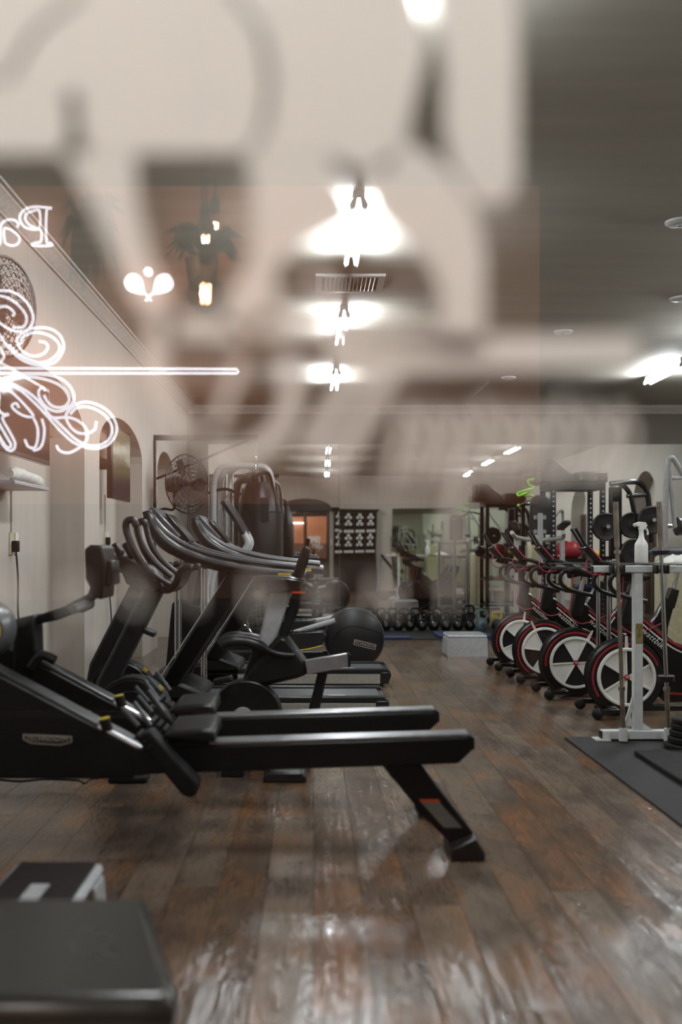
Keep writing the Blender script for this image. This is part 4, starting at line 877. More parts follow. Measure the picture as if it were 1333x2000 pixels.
# ------------------------------------------------------------------ indoor bikes with white-spoked flywheels
def sector(mb, r0, r1, a0, a1, y0, y1, c, n=8):
    pts = [(c[0] + r1 * math.cos(a0 + (a1 - a0) * k / n), c[2] + r1 * math.sin(a0 + (a1 - a0) * k / n)) for k in range(n + 1)]
    pts += [(c[0] + r0 * math.cos(a1 - (a1 - a0) * k / n), c[2] + r0 * math.sin(a1 - (a1 - a0) * k / n)) for k in range(n + 1)] if r0 > 0 else [(c[0], c[2])]
    return mb.prism_xz(pts, y0, y1)
def wheel_bike(label):
    y0 = 7.1; cx_, cz = W(1224, 0, y0).x, 0.278
    c = (cx_, y0, cz)
    t = thing('indoor_bike', label, 'exercise bike', (cx_ + 0.3, y0 + 0.065, 0), 'black indoor bikes in the row')
    fw = MB().lathe([(0.02, 0.0), (0.262, 0.0), (0.272, 0.012), (0.274, 0.03), (0.274, 0.1), (0.272, 0.118), (0.262, 0.13), (0.02, 0.13)], c, (0, 1, 0), 48).build('flywheel', 'black', loc=c)
    fw.parent = t; fw.location = Vector(c) - BASE[t.name]
    for k in range(6): MB().torus((cx_, y0 + 0.03 + k * 0.014, cz), (0, 1, 0), 0.2745, 0.0022, seg=44, k=5).build('tread_ridge', 'rubber', fw)
    sector(MB(), 0.232, 0.247, R(20), R(215), y0 - 0.002, y0 + 0.002, c, 30).build('red_stripe', 'red', fw)
    ring = MB()
    n = 48
    for k in range(n):
        pass
    ring.lathe([(0.186, -0.008), (0.186, -0.016), (0.19, -0.02), (0.204, -0.02), (0.21, -0.014), (0.21, 0.0)], c, (0, 1, 0), 48)
    ring.f = ring.f[:-2]
    ring.build('ring', 'white_plastic', fw)
    MB().lathe([(0.01, -0.0015), (0.187, -0.0015), (0.187, 0.0), (0.01, 0.0)], c, (0, 1, 0), 40).build('mesh_disc', 'rubber', fw)
    for k, a0 in enumerate((90, 210, 330)):
        aa, bb = R(a0 + 2), R(a0 + 58)
        mb = MB()
        P = [(0.012, (aa + bb) / 2)] + [(0.188, aa + (bb - aa) * q / 8) for q in range(9)]
        f_ = lambda yy, sh: [(cx_ + r_ * math.cos(an), y0 + yy, cz + r_ * math.sin(an)) for r_, an in P]
        mb.loft(f_(-0.0, 0), f_(-0.007, 0)); mb.build('spoke_panel', 'white_plastic', fw)
        for an in (aa, bb): MB().loft([(cx_ + 0.01 * math.cos(an + s * 0.6), y0 - 0.007, cz + 0.01 * math.sin(an + s * 0.6)) for s in (-1, 1)] + [(cx_ + 0.19 * math.cos(an + s * 0.045), y0 - 0.007, cz + 0.19 * math.sin(an + s * 0.045)) for s in (1, -1)],
                               [(cx_ + 0.01 * math.cos(an + s * 0.6), y0 - 0.015, cz + 0.01 * math.sin(an + s * 0.6)) for s in (-1, 1)] + [(cx_ + 0.19 * math.cos(an + s * 0.03), y0 - 0.015, cz + 0.19 * math.sin(an + s * 0.03)) for s in (1, -1)]).build('spoke', 'white_plastic', fw)
    fin = MB().loft([(cx_ - 0.012, y0 - 0.012, cz + 0.2), (cx_ + 0.014, y0 - 0.012, cz + 0.2), (cx_ + 0.003, y0 - 0.02, cz + 0.292), (cx_ - 0.008, y0 - 0.02, cz + 0.292)],
                    [(cx_ - 0.012, y0 + 0.0, cz + 0.2), (cx_ + 0.014, y0 + 0.0, cz + 0.2), (cx_ + 0.003, y0 - 0.004, cz + 0.292), (cx_ - 0.008, y0 - 0.004, cz + 0.292)]).build('fin', 'white_plastic', fw)
    hub = MB().lathe([(0.021, -0.0), (0.021, 0.02), (0.018, 0.022), (0.005, 0.022)], c, (0, -1, 0), 20).build('hub_badge', 'red', fw)
    text('hub_letter', 'W', 0.026, (cx_, y0 - 0.0228, cz), 'white_plastic', hub, shear=0.2)
    # frame
    ya, yb = y0 + 0.03, y0 + 0.1
    arc = [(0.285 * math.cos(an), 0.285 * math.sin(an)) for an in (R(82), R(66), R(50), R(34), R(18), R(2), R(-14), R(-30))]
    pts = [(-0.02, 0.36), (0.03, 0.48), (0.1, 0.47), (0.22, 0.36), (0.36, 0.245), (0.46, 0.215), (0.56, 0.25), (0.66, 0.38), (0.74, 0.53), (0.82, 0.5), (0.76, 0.28), (0.74, -0.05), (0.66, -0.16), (0.3, -0.19)] + arc[::-1]
    fr = MB().prism_xz([(cx_ + u, cz + v) for u, v in pts], ya, yb).build('frame', 'gloss_black', t, bevel=0.012)
    for dz, m_, rr in ((0.0, 'white_plastic', 0.006), (0.035, 'red', 0.009)):
        MB().tube([(cx_ + u, ya - 0.002, cz + v + dz) for u, v in ((0.115, 0.385), (0.24, 0.28), (0.36, 0.195), (0.46, 0.165), (0.56, 0.2), (0.64, 0.3))], rr, seg=6, n=5, flat=0.5).build('stripe', m_, fr)
    text('lettering', 'wattbike', 0.062, (cx_ + 0.21, ya - 0.002, cz + 0.265), 'white_plastic', fr, rot=(R(90), R(40), 0), shear=0.25, space=1.05)
    MB().tube([(cx_ + u, ya - 0.002, cz + v) for u, v in ((0.3, -0.12), (0.5, -0.13), (0.66, -0.12))], 0.009, seg=6, flat=0.4).build('stripe', 'red', fr)
    # handlebar post, bars, monitor
    MB().loft([(cx_ - 0.03, ya - 0.005, cz + 0.37), (cx_ + 0.065, ya - 0.005, cz + 0.37), (cx_ + 0.1, ya - 0.005, cz + 0.56), (cx_ + 0.015, ya - 0.005, cz + 0.585)],
              [(cx_ - 0.03, yb + 0.005, cz + 0.37), (cx_ + 0.065, yb + 0.005, cz + 0.37), (cx_ + 0.1, yb + 0.005, cz + 0.56), (cx_ + 0.015, yb + 0.005, cz + 0.585)]).build('post_sleeve', 'black', t, bevel=0.008)
    ym = (ya + yb) / 2
    MB().cyl((cx_ + 0.055, ym, cz + 0.55), (cx_ + 0.085, ym, cz + 0.7), 0.019).build('bar_post', 'chrome', t)
    MB().obox((cx_ + 0.03, ym, cz + 0.715), (0.16, 0.06, 0.05), (0, R(-14), 0)).build('stem', 'black', t, bevel=0.012)
    MB().tube([(cx_ - 0.03, ym - 0.2, cz + 0.73), (cx_ - 0.03, ym, cz + 0.735), (cx_ - 0.03, ym + 0.2, cz + 0.73)], 0.018).build('cross_bar', 'black', t)
    for s in (-1, 1):
        y = ym + s * 0.2
        MB().tube([(cx_ - 0.03, y, cz + 0.73), (cx_ - 0.12, y, cz + 0.735), (cx_ - 0.155, y, cz + 0.69), (cx_ - 0.14, y, cz + 0.63), (cx_ - 0.06, y, cz + 0.585), (cx_ + 0.1, y, cz + 0.545)], 0.0165, n=5).build('drop_bar', 'black', t)
        MB().tube([(cx_ - 0.1, y, cz + 0.735), (cx_ - 0.02, y, cz + 0.745), (cx_ + 0.05, y, cz + 0.715), (cx_ + 0.12, y, cz + 0.72)], [0.02, 0.024, 0.026, 0.018], n=5).build('hood', 'rubber', t)
        MB().tube([(cx_ + 0.08, ym + s * 0.07, cz + 0.73), (cx_ - 0.08, ym + s * 0.07, cz + 0.8), (cx_ - 0.2, ym + s * 0.07, cz + 0.82)], 0.016, n=4).build('aero_bar', 'black', t)
    mo = MB().obox((cx_ - 0.235, ym, cz + 0.87), (0.17, 0.14, 0.05), (0, R(48), 0)).build('monitor', 'gloss_black', t, bevel=0.012)
    MB().obox((cx_ - 0.218, ym - 0.072, cz + 0.878), (0.15, 0.004, 0.008), (0, R(48), 0)).build('trim_line', 'pink', mo)
    for s in (-1, 1): MB().tube([(cx_ - 0.28, ym + s * 0.05, cz + 0.93), (cx_ - 0.36, ym + s * 0.06, cz + 1.06)], 0.011, seg=8).build('holder_prong', 'black', mo)
    MB().obox((cx_ - 0.19, ym, cz + 0.8), (0.08, 0.07, 0.06), (0, R(20), 0)).build('monitor_mount', 'black', t, bevel=0.01)
    MB().tube([(cx_ - 0.27, ym - 0.05, cz + 0.84), (cx_ - 0.29, ym - 0.06, cz + 0.78), (cx_ - 0.24, ym - 0.07, cz + 0.73), (cx_ - 0.15, ym - 0.06, cz + 0.74)], 0.0045, seg=6, n=5).build('red_cable', 'red', t)
    MB().tube([(cx_ - 0.02, ym - 0.06, cz + 0.72), (cx_ - 0.03, ym - 0.07, cz + 0.55), (cx_ - 0.06, ym - 0.1, cz + 0.4), (cx_ + 0.02, ym - 0.1, cz + 0.32), (cx_ + 0.12, ym - 0.08, cz + 0.33), (cx_ + 0.25, ym - 0.06, cz + 0.38)], 0.0045, seg=6, n=5).build('red_cable', 'red', t)
    # seat
    MB().loft([(cx_ + 0.73, ya - 0.003, cz + 0.45), (cx_ + 0.81, ya - 0.003, cz + 0.43), (cx_ + 0.85, ya - 0.003, cz + 0.58), (cx_ + 0.78, ya - 0.003, cz + 0.6)], [(cx_ + 0.73, yb + 0.003, cz + 0.45), (cx_ + 0.81, yb + 0.003, cz + 0.43), (cx_ + 0.85, yb + 0.003, cz + 0.58), (cx_ + 0.78, yb + 0.003, cz + 0.6)]).build('seat_sleeve', 'black', t, bevel=0.008)
    MB().cyl((cx_ + 0.81, ym, cz + 0.57), (cx_ + 0.85, ym, cz + 0.74), 0.019).build('seat_post', 'chrome', t)
    MB().loft([(cx_ + 0.68, ym - 0.02, cz + 0.74), (cx_ + 0.68, ym + 0.02, cz + 0.74), (cx_ + 0.86, ym + 0.05, cz + 0.745), (cx_ + 0.97, ym + 0.075, cz + 0.75), (cx_ + 0.97, ym - 0.075, cz + 0.75), (cx_ + 0.86, ym - 0.05, cz + 0.745)],
              [(cx_ + 0.69, ym - 0.012, cz + 0.775), (cx_ + 0.69, ym + 0.012, cz + 0.775), (cx_ + 0.86, ym + 0.04, cz + 0.785), (cx_ + 0.96, ym + 0.06, cz + 0.8), (cx_ + 0.96, ym - 0.06, cz + 0.8), (cx_ + 0.86, ym - 0.04, cz + 0.785)]).build('saddle', 'vinyl', t, bevel=0.01)
    # crank and pedals
    ck = MB().lathe([(0.07, -0.02), (0.09, 0), (0.07, 0.02)], (cx_ + 0.5, ya - 0.02, cz - 0.02), (0, 1, 0), 24).build('crank_ring', 'charcoal', t)
    for s, y in ((1, ya - 0.045), (-1, yb + 0.045)):
        MB().tube([(cx_ + 0.5, y, cz - 0.02), (cx_ + 0.5 + s * 0.12, y, cz - 0.02 - s * 0.1)], 0.012).build('crank_arm', 'alu', t)
        MB().obox((cx_ + 0.5 + s * 0.12, y + (-0.06 if s > 0 else 0.06), cz - 0.02 - s * 0.1), (0.1, 0.09, 0.025)).build('pedal', 'black', t, bevel=0.006)
    # base
    MB().box(cx_ - 0.2, cx_ + 1.0, ya, yb, 0.03, 0.075).build('base_rail', 'gloss_black', t, bevel=0.008)
    for xx in (-0.13, 0.96):
        MB().box(cx_ + xx - 0.03, cx_ + xx + 0.03, ym - 0.24, ym + 0.24, 0.045, 0.085).build('stabiliser', 'gloss_black', t, bevel=0.01)
        for s in (-1, 1):
            MB().box(cx_ + xx - (0.12 if xx < 0 else 0), cx_ + xx + 0.03, ym + s * 0.23 - 0.025, ym + s * 0.23 + 0.025, 0.045, 0.08).build('wheel_arm', 'gloss_black', t, bevel=0.008)
            MB().ball((cx_ + xx - (0.12 if xx < 0 else 0), ym + s * 0.23, 0.0425), 0.042, (1, 0.8, 1)).build('transport_wheel', 'rubber', t)
    return t, fw
bk, fw0 = wheel_bike('black indoor bike with white-spoked flywheel behind the white bar rack, nearest of four')
for i, (y, X, ang, lb) in enumerate(((8.0, 2.11, -28, 'second nearest of four'), (8.93, 2.08, 25, 'third of four'), (9.85, 2.057, -8, 'farthest of four'))):
    cpy = copy_tree(bk, (X - W(1224, 0, 7.1).x, y - 7.1, 0), label='black indoor bike with white-spoked flywheel in the row, ' + lb)
    for ch in cpy.children:
        if ch.name.startswith('flywheel'): ch.rotation_euler = (0, R(-ang), 0)

# chrome trolley with spray bottle and cloths, between the two nearest bikes
wire_trolley(W(1186, 0, 7.55).x, W(1470, 0, 7.55).x, 7.5, 7.78, (0.25, 1.08), 'chrome wire trolley with spray bottle standing between the bikes', 0.016, W(1186, 0, 7.55).x - W(1084, 0, 7.55).x)
q = W(1256, 0, 7.6)
t = thing('spray_bottle', 'white plastic spray bottle on the chrome trolley', 'bottle', (q.x, 7.63, 1.085))
MB().lathe([(0.02, 0.001), (0.047, 0.001), (0.05, 0.01), (0.05, 0.13), (0.046, 0.15), (0.024, 0.185), (0.017, 0.22), (0.017, 0.25)], (q.x, 7.63, 1.085), seg=22).build('bottle', 'white_plastic', t)
MB().prism_xz([(q.x + u, 1.085 + v) for u, v in ((-0.018, 0.25), (0.02, 0.25), (0.045, 0.285), (0.03, 0.31), (-0.02, 0.315), (-0.06, 0.3), (-0.06, 0.285), (-0.022, 0.275))], 7.615, 7.645).build('spray_head', 'white_plastic', t, bevel=0.004)
MB().tube([(q.x + 0.02, 7.63, 1.085 + 0.28), (q.x + 0.045, 7.63, 1.085 + 0.25), (q.x + 0.05, 7.63, 1.085 + 0.215)], 0.007, n=4).build('trigger', 'white_plastic', t)
cl = MB(); random.seed(3)
qx = W(1318, 0, 7.6).x; n = 9
vv = [[(qx - 0.12 + 0.36 * i / n, 7.52 + 0.22 * j / n, 1.088 + 0.055 * max(0, math.sin(PI * i / n)) * max(0, math.sin(PI * j / n)) * (0.5 + random.random())) for j in range(n + 1)] for i in range(n + 1)]
b0 = len(cl.v)
cl.add([p for r_ in vv for p in r_], [(i * (n + 1) + j, (i + 1) * (n + 1) + j, (i + 1) * (n + 1) + j + 1, i * (n + 1) + j + 1) for i in range(n) for j in range(n)])
o = cl.build('cleaning_cloth', 'towel', loc=(qx, 7.6, 1.086)); tag(o, 'crumpled pale cleaning cloth on the chrome trolley', 'cloth'); sm = o.modifiers.new('thick', 'SOLIDIFY'); sm.thickness = 0.004

# ------------------------------------------------------------------ weights area by the right mirrors
def holed_post(mb_name, x, y, z0, z1, parent, w_=0.06):
    p = MB().box(x - w_ / 2, x + w_ / 2, y, y + w_, z0, z1).build(mb_name, 'black', parent, bevel=0.004)
    h = MB(); z = z0 + 0.15
    while z < z1 - 0.05:
        h.lathe([(0.011, 0), (0.011, 0.0012)], (x, y, z), (0, -1, 0), 10); z += 0.06
    o = h.build('bolt_hole', 'light_grey', p); o['kind'] = 'stuff'
    return p
D = 12.2
x0, x1 = W(1082, 0, D).x, W(1179, 0, D).x
t = thing('storage_rack', 'tall black storage rack with perforated posts holding balls and rollers', 'rack', ((x0 + x1) / 2, D + 0.3, 0))
for x in (x0, x1):
    for y in (D, D + 0.55): holed_post('post', x, y, 0.0, 2.0, t)
for z in (0.25, 0.68, 1.05):
    sh = MB().box(x0 - 0.03, x1 + 0.03, D + 0.06, D + 0.55, z - 0.03, z).build('shelf', 'black', t)
    MB().box(x0 - 0.03, x1 + 0.03, D - 0.005, D + 0.012, z - 0.03, z + 0.02).build('lip', 'black', sh)
for y in (D, D + 0.55): MB().box(x0 - 0.03, x1 + 0.03, y, y + 0.06, 1.92, 2.0).build('top_beam', 'black', t)
for x in (x0, x1): MB().box(x - 0.03, x + 0.03, D + 0.06, D + 0.55, 1.92, 2.0).build('top_beam', 'black', t)
def ball(px, py, d, r, m_, label, z=None):
    q = W(px, py, d); q.z = (z + r + 0.001) if z is not None else q.z
    o = thing('exercise_ball', label, 'ball', (q.x, q.y, q.z - r)); MB().ball(q, r, seg=24, rings=14).build('ball', m_, o); MB().torus(q, (0.3, 0.2, 1), r * 0.995, 0.003, k=5).build('seam', m_, o)
ball(1066, 0, D + 0.2, 0.1, 'black', 'black medicine ball on the storage rack shelf', 1.05)
ball(1119, 0, D + 0.17, 0.115, 'redball', 'bright red ball on the storage rack shelf', 1.05)
ball(1104, 0, D + 0.42, 0.12, 'redball', 'dark red ball at the back of the storage rack shelf', 1.05)
def roller(pa, pb, d, z, r, m_, label):
    xa, xb = W(pa, 0, d).x, W(pb, 0, d).x
    o = thing('foam_roller', label, 'roller', ((xa + xb) / 2, d, z)); MB().cyl((xa, d, z + r + 0.001), (xb, d, z + r + 0.001), r, seg=20).build('roller', m_, o)
    for x in (xa, xb): MB().torus((x, d, z + r + 0.001), (1, 0, 0), r * 0.6, 0.006, k=5).build('end_ring', 'black', o)
roller(1088, 1103, D + 0.02 + 0.09, 1.05, 0.035, 'red', 'red foam roller at the front of the storage rack')
roller(1142, 1172, D + 0.2, 1.05, 0.055, 'yellow', 'yellow foam roller at the end of the storage rack shelf')
cols = ['purple', 'pink', 'teal', 'blue', 'orange', 'yellow', 'purple', 'blue']
for k, m_ in enumerate(cols):
    x = x0 + 0.08 + k % 4 * 0.15; y = D + 0.42 - (k // 4) * 0.22
    o = thing('hand_weight', 'small %s hand weight on the middle shelf of the storage rack, %s row' % (m_, ('mirror-side', 'front')[k // 4]), 'hand weight', (x, y, 0.68), 'coloured hand weights')
    MB().cyl((x, y - 0.05, 0.711), (x, y + 0.05, 0.711), 0.013).build('grip', m_, o)
    for s in (-1, 1): MB().lathe([(0.02, -0.025), (0.03, -0.018), (0.03, 0.018), (0.02, 0.025)], (x, y + s * 0.065, 0.711), (0, 1, 0), 6).build('head', m_, o)
xa, xm_, xb = W(1042, 0, D).x, W(1113, 0, D).x, W(1187, 0, D).x
t = thing('foam_block', 'tall black padded foam block stack on top of the storage rack', 'foam block', ((xa + xm_) / 2, D + 0.3, 2.0))
zb = lambda py: W(0, py, D).z
MB().prism_xz([(W(1060, 0, D).x, 2.001), (W(1128, 0, D).x, 2.001), (W(1118, 0, D).x, zb(925)), (W(1085, 0, D).x, zb(897)), (W(1060, 0, D).x, zb(896))], D - 0.02, D + 0.6).build('block', 'vinyl', t, bevel=0.02)
for k in range(4): MB().box(xa + 0.01, W(1059, 0, D).x, D, D + 0.5, 2.001 + k * 0.072, 2.068 + k * 0.072).build('layer', 'charcoal', t, bevel=0.008)
t = thing('foam_block', 'low black padded foam block with brass eyelets on the storage rack', 'foam block', ((xm_ + xb) / 2, D + 0.3, 2.0))
MB().box(W(1129, 0, D).x, xb, D - 0.03, D + 0.6, 2.001, zb(921)).build('block', 'vinyl', t, bevel=0.02)
for p_ in (1136, 1166): q = W(p_, 934, D - 0.03); MB().torus(q, (0, 1, 0), 0.012, 0.005, seg=14, k=6).build('eyelet', 'gold', t)
# resistance bands on a hook arm
t = thing('band_hook', 'steel hook arm with green ends on the side of the storage rack', 'hook', (W(1040, 0, D).x, D + 0.03, 1.7))
MB().tube([W(1079, 975, D + 0.03), W(1050, 968, D + 0.0), W(1043, 975, D - 0.05), W(1030, 980, D - 0.1), W(1014, 987, D - 0.15)], 0.012, n=5).build('arm', 'charcoal', t)
q = W(1013, 987, D - 0.15); MB().ball(q, 0.018).build('end_cap', 'green', t)
o = MB().tube([W(1044, 935, D), W(1032, 938, D - 0.05), W(1034, 946, D - 0.05), W(1044, 952, D), W(1028, 957, D - 0.08), W(1012, 963, D - 0.1), W(1014, 968, D - 0.1), W(1030, 962, D - 0.05), W(1026, 968, D), W(1040, 968, D), W(1044, 975, D)], 0.014, seg=8, n=6).build('resistance_band', 'green', loc=W(1044, 975, D)); tag(o, 'bright green resistance band looped beside the foam blocks', 'band')

# knee-raise tower with arm pads
D = 11.3
t = thing('knee_raise_tower', 'grey knee-raise tower with black back pad and arm pads', 'exercise machine', (W(1056, 0, D).x, D + 0.2, 0))
MB().trace([(1037, 985), (1040, 972), (1050, 968), (1066, 968), (1076, 974), (1078, 985), (1078, 1044), (1037, 1044)], D + 0.1, D + 0.17).build('back_pad', 'vinyl', t, bevel=0.015)
MB().box(W(1054, 0, D).x, W(1063, 0, D).x, D + 0.04, D + 0.1, 0.1, W(0, 1002, D).z).build('post', 'grey_paint', t, bevel=0.006)
for py in (1010, 1038): MB().box(W(1047, 0, D).x, W(1071, 0, D).x, D + 0.085, D + 0.1, W(0, py + 4, D).z, W(0, py - 4, D).z).build('pad_bracket', 'grey_paint', t)
for xa, xb in ((985, 1021), (1089, 1108)):
    x_, y_ = W(xa, 0, D).x, W(xb, 0, D).x
    MB().loft([(x_, D - 0.3, 1.455), (x_ + 0.08, D - 0.3, 1.455), (x_ + 0.08, D - 0.3, 1.505), (x_, D - 0.3, 1.505)], [(y_ - 0.09, D + 0.12, 1.4), (y_, D + 0.12, 1.4), (y_, D + 0.12, 1.46), (y_ - 0.09, D + 0.12, 1.46)]).build('arm_pad', 'vinyl', t, bevel=0.015)
MB().tube([W(1000, 1040, D - 0.2), W(1012, 1050, D), W(1055, 1055, D + 0.07), W(1098, 1050, D), W(1100, 1040, D - 0.1)], 0.024, n=4).build('arm_support', 'grey_paint', t)
for p_ in (1010, 1100):
    x_ = W(p_, 0, D).x; MB().box(x_ - 0.025, x_ + 0.025, D + 0.0, D + 0.05, 0.05, 1.33).build('leg', 'grey_paint', t, bevel=0.006); MB().box(x_ - 0.03, x_ + 0.03, D - 0.35, D + 0.35, 0, 0.05).build('foot', 'grey_paint', t, bevel=0.008)
MB().box(W(1010, 0, D).x, W(1100, 0, D).x, D + 0.02, D + 0.07, 0.1, 0.16).build('cross_member', 'grey_paint', t)

# plate-loaded lever machine
D = 11.4
t = thing('lever_machine', 'black plate-loaded lever machine with curved tubes, right of storage rack', 'exercise machine', (W(1225, 0, D).x, D + 0.4, 0))
MB().trace([(1195, 950), (1216, 950), (1216, 1092), (1195, 1092)], D + 0.3, D + 0.42).build('column', 'black', t, bevel=0.008)
MB().box(W(1195, 0, D).x + 0.02, W(1216, 0, D).x - 0.02, D + 0.32, D + 0.4, 0.05, 1.1).build('column_base', 'black', t)
for dy in (0.0, 0.55):
    MB().tube([W(1192, 945, D + dy), W(1240, 941, D + dy), W(1256, 948, D + dy), W(1265, 962, D + dy), W(1270, 1000, D + dy), W(1274, 1060, D + dy)], 0.032, n=5).build('top_tube', 'gloss_black', t)
    MB().tube([W(1208, 944, D + dy), W(1222, 952, D + dy), W(1233, 970, D + dy), W(1241, 1012, D + dy), W(1248, 1060, D + dy)], 0.028, n=5).build('lever', 'gloss_black', t)
MB().cyl(W(1225, 969, D), W(1262, 966, D), 0.026).build('cross_tube', 'charcoal', t)
MB().box(W(1190, 0, D).x, W(1285, 0, D).x, D - 0.05, D + 0.7, 0, 0.06).build('base', 'black', t, bevel=0.01)
MB().box(W(1236, 0, D).x, W(1250, 0, D).x, D + 0.1, D + 0.5, 0.05, 1.25).build('rear_column', 'black', t, bevel=0.01)
for i, (px_, py_, dy, r, n_) in enumerate(((1183, 1029, -0.1, 0.16, 'beside the rack post'), (1234, 1026, 0.02, 0.15, 'behind the lever'), (1272, 1016, -0.1, 0.16, 'highest of the four'), (1240, 1080, -0.2, 0.165, 'lowest of the four'))):
    q = W(px_, py_, D + dy)
    o = thing('weight_plate', 'round black weight plate on the lever machine, ' + n_, 'weight plate', q, 'plates on the lever machine')
    MB().lathe([(0.025, 0), (r * 0.92, 0), (r, 0.01), (r, 0.035), (r * 0.92, 0.045), (r * 0.75, 0.038), (0.06, 0.038), (0.055, 0.045), (0.025, 0.045)], q, (0, -1, 0), 32).build('disc', 'black', o)
    MB().cyl(q + Vector((0, 0.1, 0)), q + Vector((0, -0.12, 0)), 0.022).build('horn', 'chrome', t)
# grey A-frame machine at the right edge
D = 9.0
t = thing('press_machine', 'grey tube-frame press machine with round weights at right edge', 'exercise machine', (W(1330, 0, D).x, D + 0.2, 0))
for dy in (0, 0.6):
    MB().tube([(W(1297, 0, D + dy).x, D + dy, 0.03), W(1299, 1080, D + dy), W(1302, 960, D + dy), W(1306, 905, D + dy), W(1311, 895, D + dy), W(1319, 900, D + dy), W(1345, 945, D + dy), W(1400, 1040, D + dy), (W(1420, 0, D + dy).x, D + dy, 0.03)], 0.024, n=5).build('side_frame', 'grey_paint', t)
    MB().tube([W(1307, 918, D + dy), W(1314, 975, D + dy), W(1319, 1030, D + dy)], 0.02, n=4).build('strut', 'grey_paint', t)
    MB().tube([W(1312, 934, D + dy), W(1335, 934, D + dy), W(1345, 942, D + dy)], 0.018, n=4).build('grip_tube', 'light_grey', t)
MB().tube([W(1300, 1028, D + 0.1), W(1340, 1028, D + 0.1), W(1420, 1028, D + 0.1)], 0.024).build('axle', 'alu', t)
for p_ in (1326, 1336): MB().lathe([(0.02, -0.015), (0.085, -0.015), (0.085, 0.015), (0.02, 0.015)], W(p_, 1028, D + 0.1), (1, 0.1, 0), 28).build('weight_disc', 'charcoal', t)
MB().tube([W(1272, 1082, D), W(1282, 1076, D), W(1420, 1076, D)], 0.035).build('roller_pad', 'grey_satin', t)
MB().box(W(1300, 0, D).x, W(1300, 0, D).x + 0.6, D - 0.03, D + 0.63, 0, 0.05).build('base', 'grey_paint', t, bevel=0.01)
MB().box(W(1310, 0, D).x, W(1316, 0, D).x + 0.3, D + 0.15, D + 0.45, 0.05, 1.12).build('cream_shroud', 'cream', t, bevel=0.03)

# cream selector machines: stand off to the right, seen in the mirrors
def selector(x, y, label):
    t = thing('selector_machine', label, 'exercise machine', (x, y, 0), 'cream selector machines')
    MB().prism_xz([(x - 0.3, 0.05), (x + 0.3, 0.05), (x + 0.3, 1.25), (x + 0.22, 1.4), (x - 0.22, 1.4), (x - 0.3, 1.25)], y - 0.12, y + 0.12).build('shroud', 'cream', t, bevel=0.03)
    MB().box(x - 0.1, x + 0.12, y + 0.12, y + 0.125, 1.18, 1.28).build('badge', 'yellow', t)
    for s in (-1, 1): MB().tube([(x + s * 0.36, y, 0.03), (x + s * 0.36, y, 1.7), (x + s * 0.3, y + 0.1, 1.95), (x + s * 0.1, y + 0.35, 1.8), (x - s * 0.0, y + 0.55, 1.6)], 0.03, n=5).build('frame_tube', 'grey_paint', t)
    MB().obox((x, y + 0.6, 0.5), (0.36, 0.4, 0.09)).build('seat', 'vinyl', t, bevel=0.02)
    MB().box(x - 0.04, x + 0.04, y + 0.55, y + 0.65, 0.05, 0.46).build('seat_post', 'grey_paint', t)
    MB().box(x - 0.36, x + 0.36, y - 0.1, y + 0.8, 0, 0.05).build('base', 'grey_paint', t, bevel=0.01)
selector(4.6, 9.9, 'cream shrouded selector machine with yellow badge, seen in the mirror behind the bikes')
selector(5.2, 6.8, 'cream shrouded selector machine standing by the right wall, seen in mirror')
# incline bench near the front wall
t = thing('incline_bench', 'grey incline bench with black pad by the towel cabinet, seen in mirror', 'bench', (2.2, 1.6, 0.011))
MB().obox((2.22, 1.6, 0.72), (0.9, 0.3, 0.07), (0, R(52), 0)).build('back_pad', 'vinyl', t, bevel=0.02)
MB().tube([(1.95, 1.6, 1.05), (1.85, 1.6, 0.6), (1.8, 1.6, 0.045)], 0.03).build('leg', 'grey_paint', t); MB().tube([(1.95, 1.6, 1.0), (2.6, 1.6, 0.3), (2.75, 1.6, 0.042)], 0.03).build('spine', 'grey_paint', t)
MB().cyl((1.8, 1.3, 0.042), (1.8, 1.9, 0.042), 0.03).build('foot_bar', 'grey_paint', t); MB().cyl((2.75, 1.3, 0.042), (2.75, 1.9, 0.042), 0.03).build('foot_bar', 'grey_paint', t)
MB().cyl((2.5, 1.35, 0.62), (2.5, 1.85, 0.62), 0.07).build('leg_roller', 'vinyl', t)

# towel cabinet on the front wall, facing the mirror
t = thing('towel_cabinet', 'black cubby cabinet full of rolled white towels, seen in the mirror', 'cabinet', (1.1, 1.05, 0))
cx0, cx1, cy0, cy1 = 0.52, 1.82, YF + 0.01, 1.1
MB().box(cx0, cx1, cy0, cy0 + 0.02, 0, 2.3).build('back_board', 'cabinet', t)
MB().loft([(cx0 - 0.1, cy0, 2.38), (cx1 + 0.1, cy0, 2.38), (cx1 + 0.1, cy1 + 0.08, 2.38), (cx0 - 0.1, cy1 + 0.08, 2.38)], [(cx0, cy0, 2.28), (cx1, cy0, 2.28), (cx1, cy1, 2.28), (cx0, cy1, 2.28)]).build('cornice', 'cabinet', t)
for k in range(5):
    x = cx0 + (cx1 - cx0) * k / 4; MB().box(x - 0.01, x + 0.01, cy0 + 0.02, cy1, 0, 2.28).build('divider', 'cabinet', t)
for r_ in range(8): z = 2.28 - r_ * 0.195; MB().box(cx0 + 0.01, cx1 - 0.01, cy0 + 0.02, cy1 - 0.005, z - 0.012, z).build('shelf', 'cabinet', t)
for k in range(4): MB().box(cx0 + 0.01 + (cx1 - cx0) * k / 4, cx0 - 0.01 + (cx1 - cx0) * (k + 1) / 4, cy1 - 0.02, cy1 + 0.005, 0.03, 0.88).build('cabinet_door', 'cabinet', t, bevel=0.004)
roll = None; random.seed(5)
